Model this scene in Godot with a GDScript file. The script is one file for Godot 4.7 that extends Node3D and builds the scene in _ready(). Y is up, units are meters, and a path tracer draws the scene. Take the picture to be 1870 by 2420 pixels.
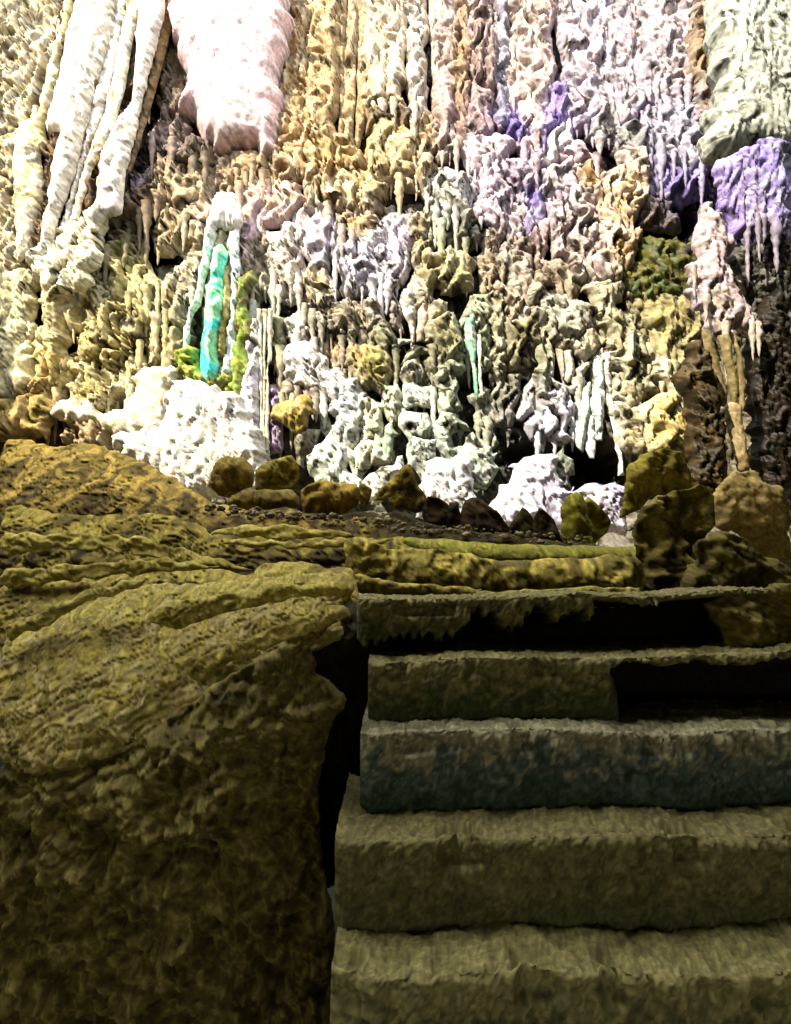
extends Node3D
# A cave hall with rough stone steps, a dark rocky foreground and a wall of pale dripstone lit through a gap left by an added roof.

const EYE := 1.55
const F := 887.0
const PITCH := 0.0709
const PX := 0.42299
# places the survey of the photograph was read in: left, top, size of a unit
const FRAMES := {
	"A": [60.0, 210.0, 0.3436], "B": [600.0, 210.0, 0.35545], "C": [1200.0, 210.0, 0.3673], "D": [60.0, 680.0, 0.3436],
	"E": [600.0, 680.0, 0.35545], "F": [1200.0, 680.0, 0.3673], "G": [60.0, 1030.0, 0.53318], "H": [60.0, 1500.0, 0.53318],
	"I": [800.0, 1250.0, 0.60427], "J": [1500.0, 480.0, 0.3936], "K": [700.0, 600.0, 0.25641], "L": [1080.0, 600.0, 0.27469],
	"M": [1000.0, 220.0, 0.29621], "N": [340.0, 400.0, 0.25641], "O": [60.0, 200.0, 0.18315], "Q": [460.0, 1040.0, 0.6161], "W": [0.0, 0.0, 1.10782],
}
# relief in picture units: ribs along the fall (size, width, angle), lumps (size, width), wrinkles across (size, width), creases (size, width), dark veins standing for shaded crevices, second colour
const STYLES := {
	"smooth": {"bg": 0.0, "fl": 1.6, "fw": 10.0, "lu": 2.0, "lw": 30.0, "wr": 0.0, "ww": 6.0, "sd": 1.0, "sw": 7.0, "ve": 0.3},
	"flute": {"bg": 0.0, "fl": 5.5, "fw": 8.0, "lu": 1.2, "lw": 30.0, "wr": 0.0, "ww": 6.0, "sd": 0.6, "sw": 6.0, "ve": 0.6},
	"rib": {"bg": 0.0, "fl": 1.8, "fw": 8.0, "lu": 0.0, "lw": 40.0, "wr": 0.0, "ww": 9.0, "sd": 0.2, "sw": 6.0, "ve": 0.3},
	"lump": {"bg": 0.0, "fl": 2.0, "fw": 14.0, "lu": 5.0, "lw": 26.0, "wr": 1.0, "ww": 10.0, "sd": 3.0, "sw": 7.0, "ve": 0.55},
	"drip": {"bg": 0.0, "fl": 4.2, "fw": 11.0, "lu": 3.0, "lw": 26.0, "wr": 0.0, "ww": 10.0, "sd": 3.0, "sw": 6.5, "ve": 0.6},
	"wrinkle": {"bg": 0.0, "fl": 0.0, "fw": 9.0, "lu": 2.5, "lw": 26.0, "wr": 5.0, "ww": 8.0, "sd": 1.6, "sw": 7.0, "ve": 0.65},
	"rough": {"bg": 0.0, "fl": 2.5, "fw": 10.0, "lu": 4.0, "lw": 20.0, "wr": 0.6, "ww": 9.0, "sd": 4.0, "sw": 6.5, "ve": 0.7},
	"boulder": {"bg": 9.0, "ck": 4.0, "fl": 0.0, "fw": 12.0, "lu": 4.0, "lw": 30.0, "wr": 0.0, "ww": 10.0, "sd": 1.0, "sw": 8.0, "ve": 0.12},
	"bedded": {"bg": 7.0, "ck": 2.0, "fl": 0.0, "fw": 12.0, "lu": 1.5, "lw": 46.0, "wr": 4.6, "ww": 6.0, "wl": 15.0, "sd": 0.3, "sw": 9.0, "ve": 0.1},
	"crag": {"bg": 26.0, "ck": 10.0, "fl": 0.0, "fw": 14.0, "lu": 5.0, "lw": 30.0, "wr": 2.0, "ww": 8.0, "wl": 8.0, "sd": 1.8, "sw": 6.0, "ve": 0.12},
}

var n1 := FastNoiseLite.new()
var n2 := FastNoiseLite.new()
var n3 := FastNoiseLite.new()
var rock_far: StandardMaterial3D
var rock_near: StandardMaterial3D
var taken := {}
var gathering := false
var tone_points := []
var tone_grid := PackedColorArray()
const TONES_X := 66
const TONES_Y := 50
var count := 0


func numbered(called: String) -> String:
	if not taken.has(called):
		taken[called] = 0
		return called
	taken[called] += 1
	return "%s_%03d" % [called, taken[called]]


func tag(o: Node, label: String, category: String, group := "", kind := "") -> void:
	o.set_meta("label", label)
	o.set_meta("category", category)
	if group:
		o.set_meta("group", group)
	if kind:
		o.set_meta("kind", kind)


func ray(sx: float, sy: float) -> Vector3:
	var x := (sx * PX - 395.5) / F
	var y := (512.0 - sy * PX) / F
	return Vector3(x, y * cos(PITCH) + sin(PITCH), -cos(PITCH) + y * sin(PITCH))


# where the sight line through a surveyed point meets the plane  depth = d + kx * x + ky * (y - y0)
func meet(sx: float, sy: float, d: float, kx := 0.0, ky := 0.0, y0 := 0.0) -> Vector3:
	var r := ray(sx, sy)
	var t := (d + ky * (EYE - y0)) / (-r.z - kx * r.x - ky * r.y)
	return Vector3(r.x * t, EYE + r.y * t, r.z * t)


func survey(frame: String, x: float, y: float) -> Vector2:
	var f = FRAMES[frame]
	return Vector2(f[0] + x * f[2], f[1] + y * f[2])


func paint(hex: String, k: float) -> Color:
	var c := Color(hex).srgb_to_linear()
	return Color(minf(c.r * k, 0.86), minf(c.g * k, 0.86), minf(c.b * k, 0.86))


# the colour the wall has on the whole round a place, from the pieces there plus painted coloured light
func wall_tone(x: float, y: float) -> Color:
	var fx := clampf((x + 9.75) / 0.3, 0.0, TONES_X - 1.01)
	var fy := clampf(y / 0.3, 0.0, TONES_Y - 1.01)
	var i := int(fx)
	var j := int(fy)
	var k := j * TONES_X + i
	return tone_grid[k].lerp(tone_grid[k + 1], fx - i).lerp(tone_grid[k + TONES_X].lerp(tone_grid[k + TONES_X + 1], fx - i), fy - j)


func gather_tones() -> void:
	gathering = true
	build_wall()
	gathering = false
	for l in ["M 650 280 b8a4f0", "M 1080 250 b4a0f0", "M 850 850 c0b0f0", "C 1000 260 b8b0ec", "C 1500 250 c0c0e8", "C 1450 620 a890f0", "M 500 800 dcc4ec", "M 1250 1100 dcc4d8", "B 800 1150 d0c8f0", "D 700 420 f0e0a0", "D 500 700 f4e8b4", "L 800 1350 ccc4f4"]:  # extra tints that put lavender and yellow light into the wall colour
		var w: PackedStringArray = l.split(" ")
		var s := survey(w[0], w[1].to_float(), w[2].to_float())
		var at := meet(s.x, s.y, 14.4, 0.0, 0.19, 1.2)
		tone_points.append([Vector2(at.x, at.y), paint(w[3], 0.55), 3.0])
	for j in TONES_Y:
		for i in TONES_X:
			var p := Vector2(i * 0.3 - 9.75, j * 0.3)
			var sum := Color(0, 0, 0)
			var wt := 0.0
			for t in tone_points:
				var g: float = 1.0 / (0.35 + t[0].distance_squared_to(p))
				g *= g * t[2]
				sum += t[1] * g
				wt += g
			tone_grid.append(sum / wt)


func commit(called: String, v: PackedVector3Array, c: PackedColorArray, ix: PackedInt32Array, m: Material, parent: Node) -> MeshInstance3D:
	var a := []
	a.resize(Mesh.ARRAY_MAX)
	a[Mesh.ARRAY_VERTEX] = v
	a[Mesh.ARRAY_COLOR] = c
	a[Mesh.ARRAY_INDEX] = ix
	var am := ArrayMesh.new()
	am.add_surface_from_arrays(Mesh.PRIMITIVE_TRIANGLES, a)
	var st := SurfaceTool.new()
	st.create_from(am, 0)
	st.generate_normals()
	var o := MeshInstance3D.new()
	o.name = called if parent != self else numbered(called)
	o.mesh = st.commit()
	o.material_override = m
	parent.add_child(o, true)
	return o


# the swirl that bends relief and dark lines alike
func swirl(q: Vector2, s: float) -> Vector2:
	var p := q + Vector2(n2.get_noise_2d(q.x / 40.0 + s, q.y / 40.0), n2.get_noise_2d(q.x / 40.0 - s, q.y / 40.0 + 50.0)) * 15.0
	return p + Vector2(n2.get_noise_2d(p.x / 15.0 + 70.0, p.y / 15.0 + s), n2.get_noise_2d(p.x / 15.0 - s, p.y / 15.0 + 20.0)) * 3.0


# rounded swellings with narrow creases between them, from a noise value
func crease(n: float) -> float:
	return pow(absf(n), 0.58) * 1.9 - 0.75


# relief at a point q (picture units) that the swirl takes to p, seeded by s
func relief(q: Vector2, p: Vector2, st: Dictionary, ang: float, s: float) -> float:
	if st.bg > 0.0:
		p = q.lerp(p, 0.4)
	var h: float = st.lu * crease(n1.get_noise_2d(p.x / st.lw + s, p.y / st.lw * 0.33))
	if st.bg > 0.0:
		h += st.bg * n1.get_noise_2d(q.x / 75.0 - s, q.y / 60.0) + st.bg * 0.35 * n2.get_noise_2d(q.x / 21.0 + s, q.y / 17.0)
		var k := swirl(q * 1.0, s + 9.0)
		h += st.bg * 0.45 * n3.get_noise_2d(q.x / 60.0 + s, q.y / 60.0)
		h -= st.ck * (1.0 - smoothstep(-0.98, -0.80, n3.get_noise_2d(k.x / 46.0, k.y / 34.0 + s))) + st.ck * 0.4 * (1.0 - smoothstep(-0.97, -0.75, n3.get_noise_2d(k.x / 15.0 + s, k.y / 11.0)))
		h += 0.5 * n1.get_noise_2d(q.x / 5.0 + s, q.y / 4.0) + 0.5 * n2.get_noise_2d(q.x / 2.6, q.y / 2.4)
		h *= 0.55 + 0.9 * absf(n1.get_noise_2d(q.x / 120.0, q.y / 90.0 + s))
	if st.fl > 0.0:
		var r := Vector2(q.x + (p.x - q.x) * 0.3, q.y).rotated(ang)
		h += st.fl * crease(n1.get_noise_2d(r.x / st.fw, r.y / (st.fw * 10.0) + s))
	var r2 := p.rotated(ang)
	if st.wr > 0.0:
		h += st.wr * crease(n1.get_noise_2d(r2.x / (st.ww * st.get("wl", 4.5)) - s, r2.y / st.ww))
	# strands that follow the swirl of the flow
	h += st.sd * crease(n1.get_noise_2d(r2.x / st.sw + 40.0, r2.y / (st.sw * 9.0) - s))
	h += 0.2 * n1.get_noise_2d(q.x / 3.0, q.y / 3.0 + s)
	if st.bg <= 0.0 and s == 5.0:   # the long folds that run down the whole wall
		var w := q.x + (p.x - q.x) * 0.7
		h = h * 0.66 + 9.0 * crease(n1.get_noise_2d(w / 26.0 + 7.0, q.y / 330.0)) + 3.2 * crease(n2.get_noise_2d(w / 9.0, q.y / 110.0 + 3.0))
	return h


func stone_color(q: Vector2, p: Vector2, cols: Array, ve: float, t: float, s: float, ang: float, mixed := 1.3, tone := Color.BLACK, share := 0.0) -> Color:
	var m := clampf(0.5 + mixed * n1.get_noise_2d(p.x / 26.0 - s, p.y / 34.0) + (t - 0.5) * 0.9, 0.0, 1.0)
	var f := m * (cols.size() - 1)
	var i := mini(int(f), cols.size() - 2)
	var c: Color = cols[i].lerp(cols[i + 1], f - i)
	if share > 0.0:
		c = c.lerp(tone, share)
	c = c * (1.0 + 0.35 * n2.get_noise_2d(p.x / 6.0, p.y / 14.0 + s))
	var r := p.rotated(ang)
	var line := 1.0 - absf(n1.get_noise_2d(r.x / 15.0 + s, r.y / 75.0))
	var broad := n2.get_noise_2d(q.x / 30.0 - s, q.y / 40.0)
	var vein := smoothstep(0.80, 0.91, line) * smoothstep(-0.45, 0.05, broad) * minf(1.0, ve * 1.7)
	c = c.lerp(Color(0.022, 0.016, 0.009), vein)  # near-black lines painted in where crevices would be in shade
	c.a = 1.0
	return c


# one piece of stone: its outline gets a place, a depth and a full rounded body with relief
func stone(called: String, spec: Dictionary, parent: Node, origin: Vector3) -> MeshInstance3D:
	count += 1
	var s: float = fmod(count * 17.31, 97.0)
	var kx: float = spec.get("kx", 0.0)
	var ky: float = spec.get("ky", 0.0)
	var poly := PackedVector2Array()
	var pts: PackedVector2Array = spec.pts
	var d: float = spec.d
	var y0 := 0.0
	var on_wall: bool = spec.get("wall", false)
	if on_wall:      # grown onto the leaning wall
		ky = 0.19
		y0 = 1.2
		d = 14.45 + (d - 14.5) * (0.06 if d > 14.5 else 0.42) - spec.get("out", 0.0)
	var sc := (d + 0.6 if on_wall else d) / F
	var flow := 5.0 if on_wall else s
	if on_wall:
		pass
	elif kx != 0.0 or ky != 0.0:
		var low := 0.0
		for p in pts:
			low = maxf(low, p.y)
		y0 = meet(pts[0].x, low, d).y
	for p in pts:
		var w := meet(p.x, p.y, d, kx, ky, y0)
		poly.append(Vector2(w.x, w.y))
	var grow: float = spec.get("grow", 0.0 if spec.style == "rib" or d < 9.5 else ((2.0 if spec.get("low", false) else 4.6) if on_wall else 3.0))
	if grow > 0.0:
		var wider := Geometry2D.offset_polygon(poly, grow * sc, Geometry2D.JOIN_MITER)
		if wider.size() > 0:
			poly = wider[0]
	# round the outline off and roughen it
	var fine := PackedVector2Array()
	var np := poly.size()
	var step: float = sc * 6.0
	for i in np:
		var a := poly[(i + np - 1) % np]
		var b := poly[i]
		var c := poly[(i + 1) % np]
		var e := poly[(i + 2) % np]
		var k := clampi(int(b.distance_to(c) / step), 1, 14)
		for j in k:
			fine.append(b.cubic_interpolate(c, a, e, float(j) / k))
	var rough_edge: float = spec.get("edge", 0.8 if spec.style == "rib" else 3.4)
	for i in fine.size():
		var q := fine[i] / sc
		fine[i] += Vector2(n2.get_noise_2d(q.x / 9.0, q.y / 9.0 + s), n2.get_noise_2d(q.x / 9.0 + 31.0, q.y / 9.0 - s)) * rough_edge * sc
		fine[i] += Vector2(n2.get_noise_2d(q.x / 27.0, q.y / 27.0 + s), n2.get_noise_2d(q.x / 27.0 + 31.0, q.y / 27.0 - s)) * rough_edge * 1.2 * sc
	var box := Rect2(fine[0], Vector2.ZERO)
	for p in fine:
		box = box.expand(p)
	var cell: float = sc * spec.get("cell", 1.9)
	box = box.grow(cell * 1.5)
	var nx := int(box.size.x / cell) + 2
	var ny := int(box.size.y / cell) + 2
	var n := nx * ny
	var inside := PackedByteArray()
	inside.resize(n)
	var m := fine.size()
	for j in ny:
		var y := box.position.y + j * cell
		var xs: Array[float] = []
		for i in m:
			var a := fine[i]
			var b := fine[(i + 1) % m]
			if (a.y > y) != (b.y > y):
				xs.append(a.x + (y - a.y) / (b.y - a.y) * (b.x - a.x))
		xs.sort()
		for k in range(0, xs.size() - 1, 2):
			var i0 := maxi(0, int(ceil((xs[k] - box.position.x) / cell)))
			var i1 := mini(nx - 1, int(floor((xs[k + 1] - box.position.x) / cell)))
			for i in range(i0, i1 + 1):
				inside[j * nx + i] = 1
	var dist := PackedFloat32Array()
	dist.resize(n)
	for i in n:
		dist[i] = 1e6 if inside[i] else 0.0
	for j in range(1, ny - 1):
		for i in range(1, nx - 1):
			var k := j * nx + i
			if inside[k]:
				dist[k] = minf(dist[k], minf(minf(dist[k - 1], dist[k - nx]) + 1.0, minf(dist[k - nx - 1], dist[k - nx + 1]) + 1.414))
	var dmax := 0.0
	for j in range(ny - 2, 0, -1):
		for i in range(nx - 2, 0, -1):
			var k := j * nx + i
			if inside[k]:
				dist[k] = minf(dist[k], minf(minf(dist[k + 1], dist[k + nx]) + 1.0, minf(dist[k + nx + 1], dist[k + nx - 1]) + 1.414))
				dmax = maxf(dmax, dist[k])
	dmax *= cell
	var st: Dictionary = STYLES[spec.style]
	var gain: float = spec.get("gain", 1.0) * (1.3 if on_wall else 1.0)
	var ang: float = spec.get("ang", 0.0)
	var wid: float = minf(dmax, spec.get("wid", (14.0 * sc if d > 9.5 else 1e3)))
	var bulge: float = minf(dmax * spec.get("br", 0.7 if d > 9.5 else 0.85), spec.get("cap", 0.24 if d > 9.5 else 1.2))
	var back: float = spec.get("back", maxf(bulge * 0.9, 0.06))
	var limit: float = bulge * 0.8 / sc + 1.0
	var cols: Array = spec.cols
	var v := PackedVector3Array()
	var col := PackedColorArray()
	var at := PackedInt32Array()
	at.resize(n)
	var vb := PackedVector3Array()
	var h1: float = box.size.y
	for j in ny:
		for i in nx:
			var k := j * nx + i
			at[k] = -1
			var p := box.position + Vector2(i, j) * cell
			var q := p / sc
			var z0 := -(d + kx * p.x + ky * (p.y - y0))
			if inside[k]:
				var t := minf(1.0, (dist[k] - 0.5) * cell / wid)
				var t2 := minf(1.0, (dist[k] - 0.5) * cell / dmax)
				var prof := 0.55 * sqrt(maxf(0.0, 1.0 - (1.0 - t) * (1.0 - t))) + 0.45 * sqrt(maxf(0.0, 1.0 - (1.0 - t2) * (1.0 - t2)))
				var pq := swirl(q, flow)
				var h := clampf(relief(q, pq, st, ang, flow) * gain, -limit * (1.5 if on_wall else 1.0), limit * 2.0) * smoothstep(0.0, 4.0, dist[k])
				at[k] = v.size()
				v.append(Vector3(p.x, p.y, z0 + bulge * prof + h * sc) - origin)
				vb.append(Vector3(p.x, p.y, z0 - back * prof) - origin)
			elif i > 0 and j > 0 and i < nx - 1 and j < ny - 1 and (inside[k - 1] or inside[k + 1] or inside[k - nx] or inside[k + nx] or inside[k - nx - 1] or inside[k - nx + 1] or inside[k + nx - 1] or inside[k + nx + 1]):
				var best := 1e9
				var bp := p
				for e in m:
					var c := Geometry2D.get_closest_point_to_segment(p, fine[e], fine[(e + 1) % m])
					var dd := c.distance_squared_to(p)
					if dd < best:
						best = dd
						bp = c
				at[k] = v.size()
				z0 = -(d + kx * bp.x + ky * (bp.y - y0))
				v.append(Vector3(bp.x, bp.y, z0 + 0.002) - origin)
				vb.append(Vector3(bp.x, bp.y, z0 - 0.002) - origin)
			if at[k] >= 0:
				if on_wall:
					var share: float = (1.0 - 0.62 * smoothstep(0.0, 9.0, dist[k])) * spec.get("share", 0.8)
					col.append(stone_color(q, swirl(q, flow), cols, st.ve * spec.get("vein", 1.0), (p.y - box.position.y) / h1, flow, ang, 1.2, wall_tone(p.x, p.y), share))
				else:
					col.append(stone_color(q, swirl(q, s), cols, st.ve * spec.get("vein", 1.0), (p.y - box.position.y) / h1, s, ang, 0.7 if d < 9.5 else 1.2))
	if d < 9.5:      # the olive of the stone near the stair
		for i in col.size():
			col[i] = Color(col[i].r * 1.02, col[i].g * 1.08, col[i].b * 0.85)
	var ix := PackedInt32Array()
	var half := v.size()
	for j in ny - 1:
		for i in nx - 1:
			var k := j * nx + i
			var a := at[k]
			var b := at[k + 1]
			var c := at[k + nx]
			var e := at[k + nx + 1]
			if a < 0 or b < 0 or c < 0 or e < 0 or not (inside[k] or inside[k + 1] or inside[k + nx] or inside[k + nx + 1]):
				continue
			ix.append_array([a, c, b, b, c, e, a + half, b + half, c + half, b + half, e + half, c + half])
	v.append_array(vb)
	col.append_array(col.duplicate())
	return commit(called, v, col, ix, rock_near if d < 9.5 else rock_far, parent)


# a line of the survey: "piece | frame | depth | colours | style | options | outline"
func read(line: String, bright: float) -> Dictionary:
	var w := line.split("|")
	var spec := {"name": w[0].strip_edges(), "d": w[2].to_float(), "style": w[4].strip_edges()}
	for o in w[5].strip_edges().split(" ", false):
		var kv := o.split("=")
		spec[kv[0]] = kv[1].to_float()
	var cols := []
	for h in w[3].strip_edges().split(" ", false):
		cols.append(paint(h, bright * spec.get("k", 1.0)))
	if cols.size() == 1:
		cols.append(cols[0])
	cols.reverse()
	spec.cols = cols
	spec.low = w[1].strip_edges() in ["K", "L", "E"]
	var nums := w[6].strip_edges().replace(",", " ").split(" ", false)
	var pts := PackedVector2Array()
	for i in range(0, nums.size() - 1, 2):
		var y := nums[i + 1].to_float()
		var at := survey(w[1].strip_edges(), nums[i].to_float(), y)
		if y < -90.0 and y > -300.0 and w[1].strip_edges() in ["A", "B", "C", "M"]:   # runs on above the picture
			at.y = -60.0
		pts.append(at)
	spec.pts = pts
	return spec


# a thing of one piece, or a node at its base with a child for every piece
func formation(called: String, label: String, category: String, group: String, lines: Array, bright := 0.7) -> void:
	var specs := []
	var lo := Vector2(0, -1e9)
	for l in lines:
		specs.append(read(l, bright))
	for sp in specs:
		sp.wall = (sp.d > 13.45 and not sp.has("cap") and not called.ends_with("floor")) and not sp.has("free")
	if gathering:
		for sp in specs:
			if sp.d < 13.45:
				continue
			var mid := Vector2.ZERO
			var r := Rect2(sp.pts[0], Vector2.ZERO)
			for p in sp.pts:
				mid += p / sp.pts.size()
				r = r.expand(p)
			var at := meet(mid.x, mid.y, 14.4, 0.0, 0.19, 1.2)
			tone_points.append([Vector2(at.x, at.y), (sp.cols[0] as Color).lerp(sp.cols[1], 0.5), clampf(r.get_area() / 6000.0, 0.3, 2.5)])
		return
	for p in specs[0].pts:
		lo = Vector2(lo.x + p.x / specs[0].pts.size(), maxf(lo.y, p.y))
	var base := meet(lo.x, lo.y, specs[0].d)
	if specs.size() == 1:
		var o := stone(called, specs[0], self, base)
		o.position = base
		tag(o, label, category, group)
		return
	var root := Node3D.new()
	root.name = numbered(called)
	add_child(root)
	root.position = base
	tag(root, label, category, group)
	for sp in specs:
		stone(sp.name, sp, root, base)
		if sp.d > 12.5 and sp.style in ["drip", "lump", "wrinkle", "smooth", "flute"]:
			drips(sp, root, base)


# thin stalactites along the lower edge of a piece
func drips(sp: Dictionary, root: Node, base: Vector3) -> void:
	var x0 := 1e9
	var x1 := -1e9
	for p in sp.pts:
		x0 = minf(x0, p.x)
		x1 = maxf(x1, p.x)
	var rng := RandomNumberGenerator.new()
	rng.seed = 100 + count
	var many := clampi(int((x1 - x0) / 20.0), 2, 9)
	for i in many:
		var x := lerpf(x0, x1, (i + rng.randf_range(0.25, 0.75)) / many)
		var low := -1e9
		var n: int = sp.pts.size()
		for k in n:
			var a: Vector2 = sp.pts[k]
			var b: Vector2 = sp.pts[(k + 1) % n]
			if (a.x > x) != (b.x > x):
				low = maxf(low, a.y + (x - a.x) / (b.x - a.x) * (b.y - a.y))
		if low < 0.0 or low > 1080.0:
			continue
		var sc: float = (15.0 if sp.wall else sp.d) / F
		var top := (meet(x, low - 8.0, 14.35, 0.0, 0.19, 1.2) if sp.wall else meet(x, low - 8.0, sp.d)) + Vector3(0, 0, rng.randf_range(0.0, 0.14))
		var big := rng.randf() < 0.42
		var length := (rng.randf_range(28.0, 70.0) if big else rng.randf_range(9.0, 24.0)) * sc
		var rad := (rng.randf_range(2.6, 5.2) if big else rng.randf_range(1.3, 2.9)) * sc
		if big:
			top += Vector3(0, 4.0 * sc, 0.16)
		var bend := Vector3(rng.randf_range(-1.5, 1.5), 0, 0) * sc
		var v := PackedVector3Array()
		var c := PackedColorArray()
		var ix := PackedInt32Array()
		var rows := 16 if big else 7
		for j in rows:
			var t := j / (rows - 1.0)
			var r0 := rad * (1.15 - 0.2 * cos(t * 9.0 + i)) * pow(1.0 - t, 0.55) + 0.001
			for e in 8:
				var a := TAU * e / 8.0
				var r := r0 * (1.0 + 0.5 * n1.get_noise_2d(e * 1.7 + i * 9.0, t * length * 9.0 + count))
				v.append(top + bend * t * t + Vector3(cos(a) * r, -length * t, sin(a) * r) - base)
				var own: Color = (sp.cols[1] as Color).lerp(sp.cols[0], rng.randf() * 0.5)
				c.append(own.lerp(wall_tone(top.x, top.y - length * t), 0.6))
		for j in rows - 1:
			for e in 8:
				var a := j * 8 + e
				var b := j * 8 + (e + 1) % 8
				ix.append_array([a, b, a + 8, b, b + 8, a + 8])
		commit("thin_stalactite", v, c, ix, rock_far, root)


func _ready() -> void:
	var cam := Camera3D.new()
	cam.name = "camera"
	cam.position = Vector3(0, EYE, 0)
	cam.rotation.x = PITCH
	cam.fov = 2.0 * rad_to_deg(atan(512.0 / F))
	cam.near = 0.05
	cam.far = 400.0
	add_child(cam)
	var env := Environment.new()
	env.background_mode = Environment.BG_SKY
	var sky := Sky.new()
	var sm := ProceduralSkyMaterial.new()
	sm.sky_top_color = Color(0.92, 0.93, 0.94)
	sm.sky_horizon_color = Color(0.97, 0.97, 0.97)
	sm.sky_curve = 0.2
	sm.ground_bottom_color = Color(0.12, 0.11, 0.09)
	sm.ground_horizon_color = Color(0.6, 0.58, 0.52)
	sky.sky_material = sm
	env.sky = sky
	env.background_energy_multiplier = 1.25
	env.tonemap_mode = Environment.TONE_MAPPER_LINEAR
	env.tonemap_exposure = 4.9
	env.sdfgi_enabled = true
	env.ssao_enabled = true
	env.ssil_enabled = true
	var we := WorldEnvironment.new()
	we.name = "world"
	we.environment = env
	add_child(we)
	var sun := DirectionalLight3D.new()
	sun.name = "sun"
	sun.light_energy = 1.3
	sun.light_color = Color(1.0, 0.955, 0.87)
	sun.light_angular_distance = 0.5
	sun.shadow_enabled = true
	add_child(sun)
	sun.look_at_from_position(Vector3.ZERO, Vector3(0.52, -0.70, -0.62), Vector3.UP)

	n1.seed = 11
	n1.noise_type = FastNoiseLite.TYPE_SIMPLEX_SMOOTH
	n1.frequency = 1.0
	n1.fractal_type = FastNoiseLite.FRACTAL_NONE
	n2.seed = 47
	n2.noise_type = FastNoiseLite.TYPE_SIMPLEX
	n2.frequency = 1.0
	n2.fractal_type = FastNoiseLite.FRACTAL_NONE
	n3.seed = 23
	n3.noise_type = FastNoiseLite.TYPE_CELLULAR
	n3.frequency = 1.0
	n3.fractal_type = FastNoiseLite.FRACTAL_NONE
	n3.cellular_return_type = FastNoiseLite.RETURN_DISTANCE2_SUB
	rock_far = rock_material(0.9, 0.55)
	rock_near = rock_material(3.2, 0.9)
	gather_tones()
	build_setting()
	build_steps()
	build_rocks()
	build_wall()


func rock_material(scale: float, rough: float) -> StandardMaterial3D:
	var m := StandardMaterial3D.new()
	m.vertex_color_use_as_albedo = true
	m.roughness = rough
	m.metallic_specular = 0.25
	m.uv1_triplanar = true
	m.uv1_world_triplanar = true
	m.uv1_scale = Vector3.ONE * scale
	var fn := FastNoiseLite.new()
	fn.seed = 5
	fn.noise_type = FastNoiseLite.TYPE_SIMPLEX_SMOOTH
	fn.frequency = 0.012
	fn.fractal_octaves = 5
	fn.fractal_gain = 0.6
	fn.domain_warp_enabled = true
	fn.domain_warp_amplitude = 40.0
	fn.domain_warp_frequency = 0.01
	var nt := NoiseTexture2D.new()
	nt.width = 512
	nt.height = 512
	nt.seamless = true
	nt.noise = fn
	nt.as_normal_map = true
	nt.bump_strength = 4.0
	m.normal_enabled = true
	m.normal_texture = nt
	m.normal_scale = 0.6
	var ct := NoiseTexture2D.new()
	ct.width = 512
	ct.height = 512
	ct.seamless = true
	var fc: FastNoiseLite = fn.duplicate()
	fc.seed = 19
	fc.frequency = 0.02
	ct.noise = fc
	var g := Gradient.new()
	g.set_color(0, Color(0.62, 0.60, 0.56))
	g.set_color(1, Color(1, 1, 1))
	ct.color_ramp = g
	m.albedo_texture = ct
	return m


func struct_mesh(called: String, v: PackedVector3Array, c: PackedColorArray, nx: int, ny: int, m: Material) -> void:
	var ix := PackedInt32Array()
	for j in ny - 1:
		for i in nx - 1:
			var a := j * nx + i
			ix.append_array([a, a + 1, a + nx, a + 1, a + nx + 1, a + nx])
	var o := commit(called, v, c, ix, m, self)
	o.set_meta("kind", "structure")


func bump(p: Vector2, c: Vector2, rx: float, ry: float) -> float:
	var e := Vector2((p.x - c.x) / rx, (p.y - c.y) / ry).length()
	return 1.0 - smoothstep(0.75, 1.25, e)


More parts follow.
